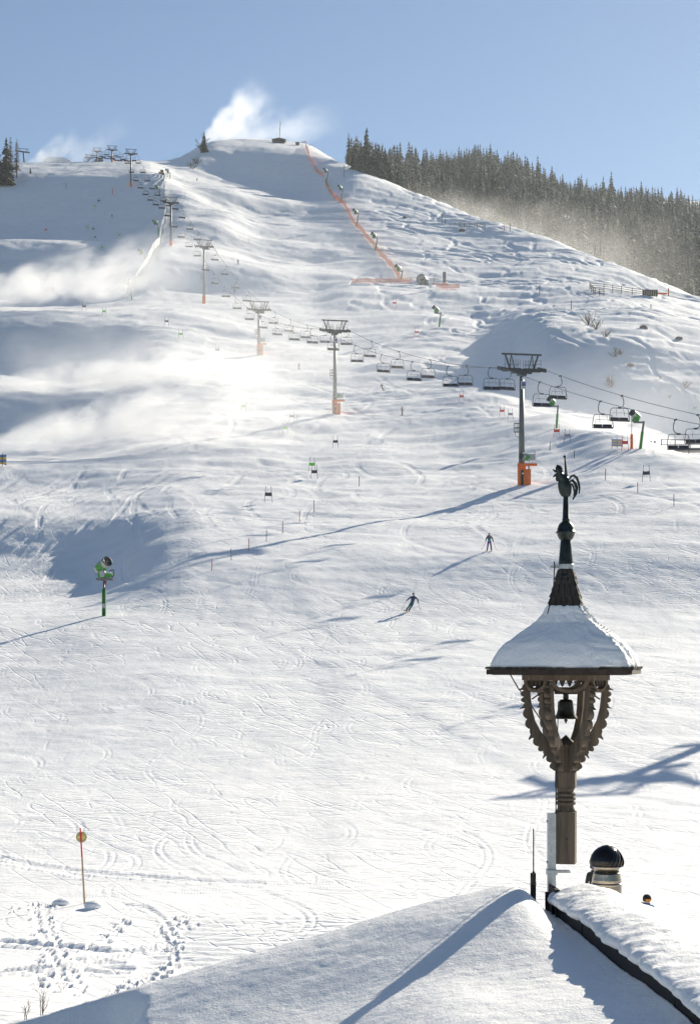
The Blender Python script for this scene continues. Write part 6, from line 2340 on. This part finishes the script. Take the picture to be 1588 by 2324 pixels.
def plume(name, src, direction, length, r0, r1, density, label, seed, rise=0.0, flat=1.0, soft=1.0, group='clouds blown by the snow guns', noise_scale=1.6, wisp=0.5, aniso=0.55, stuff=False, fade_in=0.0):
    """blown snow: a closed cone-like body along x, dense at the nozzle and thinning downwind"""
    me = bpy.data.meshes.new(name)
    mb = MB()
    n, seg = 18, 14
    pts, rs = [], []
    for i in range(seg + 1):
        t = i / seg
        pts.append(Vector((length * t, 0, rise * t * t)))
        rs.append((r0 + (r1 - r0) * t ** 0.8) * (1.0 if 0 < i < seg else 0.6))
    for i, p in enumerate(pts):
        for k in range(n):
            a = 2 * math.pi * k / n
            mb.v.append((p.x, rs[i] * math.cos(a), p.z + rs[i] * flat * math.sin(a)))
    for i in range(seg):
        for k in range(n):
            a = i * n + k
            b = i * n + (k + 1) % n
            mb.f.append((a, b, b + n, a + n))
    mb.f.append(tuple(range(n))[::-1])
    mb.f.append(tuple(seg * n + k for k in range(n)))
    m = bpy.data.materials.new(name + '_air')
    m.use_nodes = True
    nt = m.node_tree
    L = nt.links
    nt.nodes.remove(nt.nodes['Principled BSDF'])
    v = nt.nodes.new('ShaderNodeVolumePrincipled')
    v.inputs['Color'].default_value = (1, 1, 1, 1)
    v.inputs['Anisotropy'].default_value = aniso
    L.new(v.outputs[0], nt.nodes['Material Output'].inputs['Volume'])
    tc = nt.nodes.new('ShaderNodeTexCoord')
    sep = nt.nodes.new('ShaderNodeSeparateXYZ')
    L.new(tc.outputs['Object'], sep.inputs[0])

    def mth(op, a, b=None, c=None, clamp=False):
        nd = nt.nodes.new('ShaderNodeMath')
        nd.operation = op
        nd.use_clamp = clamp
        for i, q in enumerate((a, b, c)):
            if q is None:
                continue
            if isinstance(q, (int, float)):
                nd.inputs[i].default_value = q
            else:
                L.new(q, nd.inputs[i])
        return nd.outputs[0]

    t = mth('DIVIDE', sep.outputs['X'], length, clamp=True)
    rad = mth('MULTIPLY_ADD', mth('POWER', t, 0.8), r1 - r0, r0)
    zc = mth('SUBTRACT', sep.outputs['Z'], mth('MULTIPLY', mth('MULTIPLY', t, t), rise))
    zz = mth('DIVIDE', zc, flat)
    d = mth('DIVIDE', mth('SQRT', mth('ADD', mth('MULTIPLY', sep.outputs['Y'], sep.outputs['Y']), mth('MULTIPLY', zz, zz))), rad)
    n1 = nt.nodes.new('ShaderNodeTexNoise')
    n1.inputs['Scale'].default_value = noise_scale / max(r1, 1)
    n1.inputs['Detail'].default_value = 5
    n1.inputs['Roughness'].default_value = 0.6
    mp = nt.nodes.new('ShaderNodeMapping')
    mp.inputs['Location'].default_value = (seed * 3.7, seed * 1.3, 0)
    mp.inputs['Scale'].default_value = (0.7, 1, 1)
    L.new(tc.outputs['Object'], mp.inputs[0])
    L.new(mp.outputs[0], n1.inputs['Vector'])
    # ragged edge: radius field pushed in and out by the noise
    e = mth('ADD', d, mth('MULTIPLY', mth('SUBTRACT', n1.outputs['Fac'], 0.5), -2.2 * wisp))
    fall = nt.nodes.new('ShaderNodeMapRange')
    fall.interpolation_type = 'SMOOTHSTEP'
    L.new(e, fall.inputs['Value'])
    fall.inputs['From Min'].default_value = 0.05
    fall.inputs['From Max'].default_value = 0.9
    fall.inputs['To Min'].default_value = 1
    fall.inputs['To Max'].default_value = 0
    lim = nt.nodes.new('ShaderNodeMapRange')
    lim.interpolation_type = 'SMOOTHSTEP'
    L.new(d, lim.inputs['Value'])
    lim.inputs['From Min'].default_value = 0.7
    lim.inputs['From Max'].default_value = 1.0
    lim.inputs['To Min'].default_value = 1
    lim.inputs['To Max'].default_value = 0
    body = mth('MULTIPLY', fall.outputs[0], lim.outputs[0])
    # thins downwind
    along = nt.nodes.new('ShaderNodeMapRange')
    along.interpolation_type = 'SMOOTHSTEP'
    L.new(t, along.inputs['Value'])
    along.inputs['From Min'].default_value = 0.0
    along.inputs['From Max'].default_value = 0.97
    along.inputs['To Min'].default_value = 1.0
    along.inputs['To Max'].default_value = 0.0
    al = mth('POWER', along.outputs[0], soft)
    if fade_in:
        al = mth('MULTIPLY', al, mth('DIVIDE', t, fade_in, clamp=True))
    dens = mth('MULTIPLY', mth('MULTIPLY', body, al), density)
    L.new(dens, v.inputs['Density'])
    o = mb.build(name, m)
    o.location = src
    dv = Vector(direction).normalized()
    o.rotation_euler = (0, 0, math.atan2(dv.y, dv.x))
    if abs(dv.z) > 1e-6:
        o.rotation_euler = (dv.to_track_quat('X', 'Z')).to_euler()
    return tag(o, label, 'snow spray', group, 'stuff' if stuff else None)


def air(px, py, dist):
    return Vector(((px - CX) / F * dist, dist, EYE + (HY - py) / F * dist))


plume('snow_plume', air(456, 326, 1008), (1, 0.15, 0.85), 54, 3, 20, 0.11, 'tall white snow cloud rising left of the summit hut', 1, soft=0.9, wisp=1.0, noise_scale=2.4)
plume('snow_mist', air(500, 318, 1040), (1, 0.1, 0.22), 78, 9, 18, 0.034, 'thin snow veil drifting right over the summit hut', 8, soft=0.8, wisp=0.9, stuff=True)
plume('snow_plume', air(50, 394, 890), (1, 0.1, 0.66), 38, 2, 12, 0.13, 'white snow cloud behind the crest beside the left edge spruces', 2, soft=0.9, wisp=1.0, noise_scale=2.4)
plume('snow_mist', air(150, 375, 930), (1, 0.1, 0.7), 45, 6, 11, 0.02, 'faint snow veil drifting above the top station', 9, soft=0.8, wisp=0.9, stuff=True)
plume('snow_plume', air(-70, 672, 500), (1, 0.05, 0.17), 70, 4, 15, 0.17, 'uppermost snow spray entering from the left edge below the shaded bench', 3, wisp=1.0, noise_scale=2.2, soft=0.7)
plume('snow_plume', air(-70, 876, 370), (1, 0.05, 0.07), 64, 1.5, 8.5, 0.26, 'middle of the three snow sprays entering from the left edge', 4, wisp=1.0, noise_scale=2.2, soft=0.7)
plume('snow_plume', air(-70, 1012, 300), (1, 0.1, 0.18), 64, 1.5, 10, 0.26, 'lowest snow spray entering from the left edge', 5, wisp=1.0, noise_scale=2.2, soft=0.7)
# snow mist hanging over the middle of the hill, downwind of the guns
plume('snow_mist', air(-20, 830, 380), (1, 0.2, 0.05), 110, 12, 20, 0.030, 'pale snow mist drifting over the upper middle of the piste', 6, flat=0.7, soft=1.0, wisp=0.8, noise_scale=2.6, stuff=True, fade_in=0.15)
plume('snow_mist', air(0, 1000, 290), (1, 0.3, 0.10), 84, 8, 13, 0.048, 'bright snow mist drifting over the lower middle of the piste', 7, flat=0.7, soft=0.9, wisp=0.8, noise_scale=2.6, stuff=True, fade_in=0.15)
plume('snow_mist', Vector((-14, 240, EYE + 30)), (-0.05, 1, 0.335), 330, 50, 80, 0.0024, 'broad veil of drifting snow lying over the middle of the hill', 12, flat=0.2, soft=0.5, wisp=0.9, noise_scale=4.0, stuff=True, fade_in=0.15)
plume('snow_mist', Vector((34, 262, EYE + 30)), (0.3, 1, 0.30), 150, 30, 44, 0.0045, 'thin veil of blown snow over the dip right of the nearest tower', 13, flat=0.3, soft=0.5, wisp=0.8, noise_scale=3.0, stuff=True, fade_in=0.15)
# mist in front of the wood
plume('snow_mist', Vector((26, 930, EYE + 238)), (95, -290, -104), 330, 20, 38, 0.0036, 'thin sunlit snow mist lying before the lower edge of the wood', 10, flat=0.9, soft=0.25, wisp=0.7, noise_scale=3.0, stuff=True, fade_in=0.12)
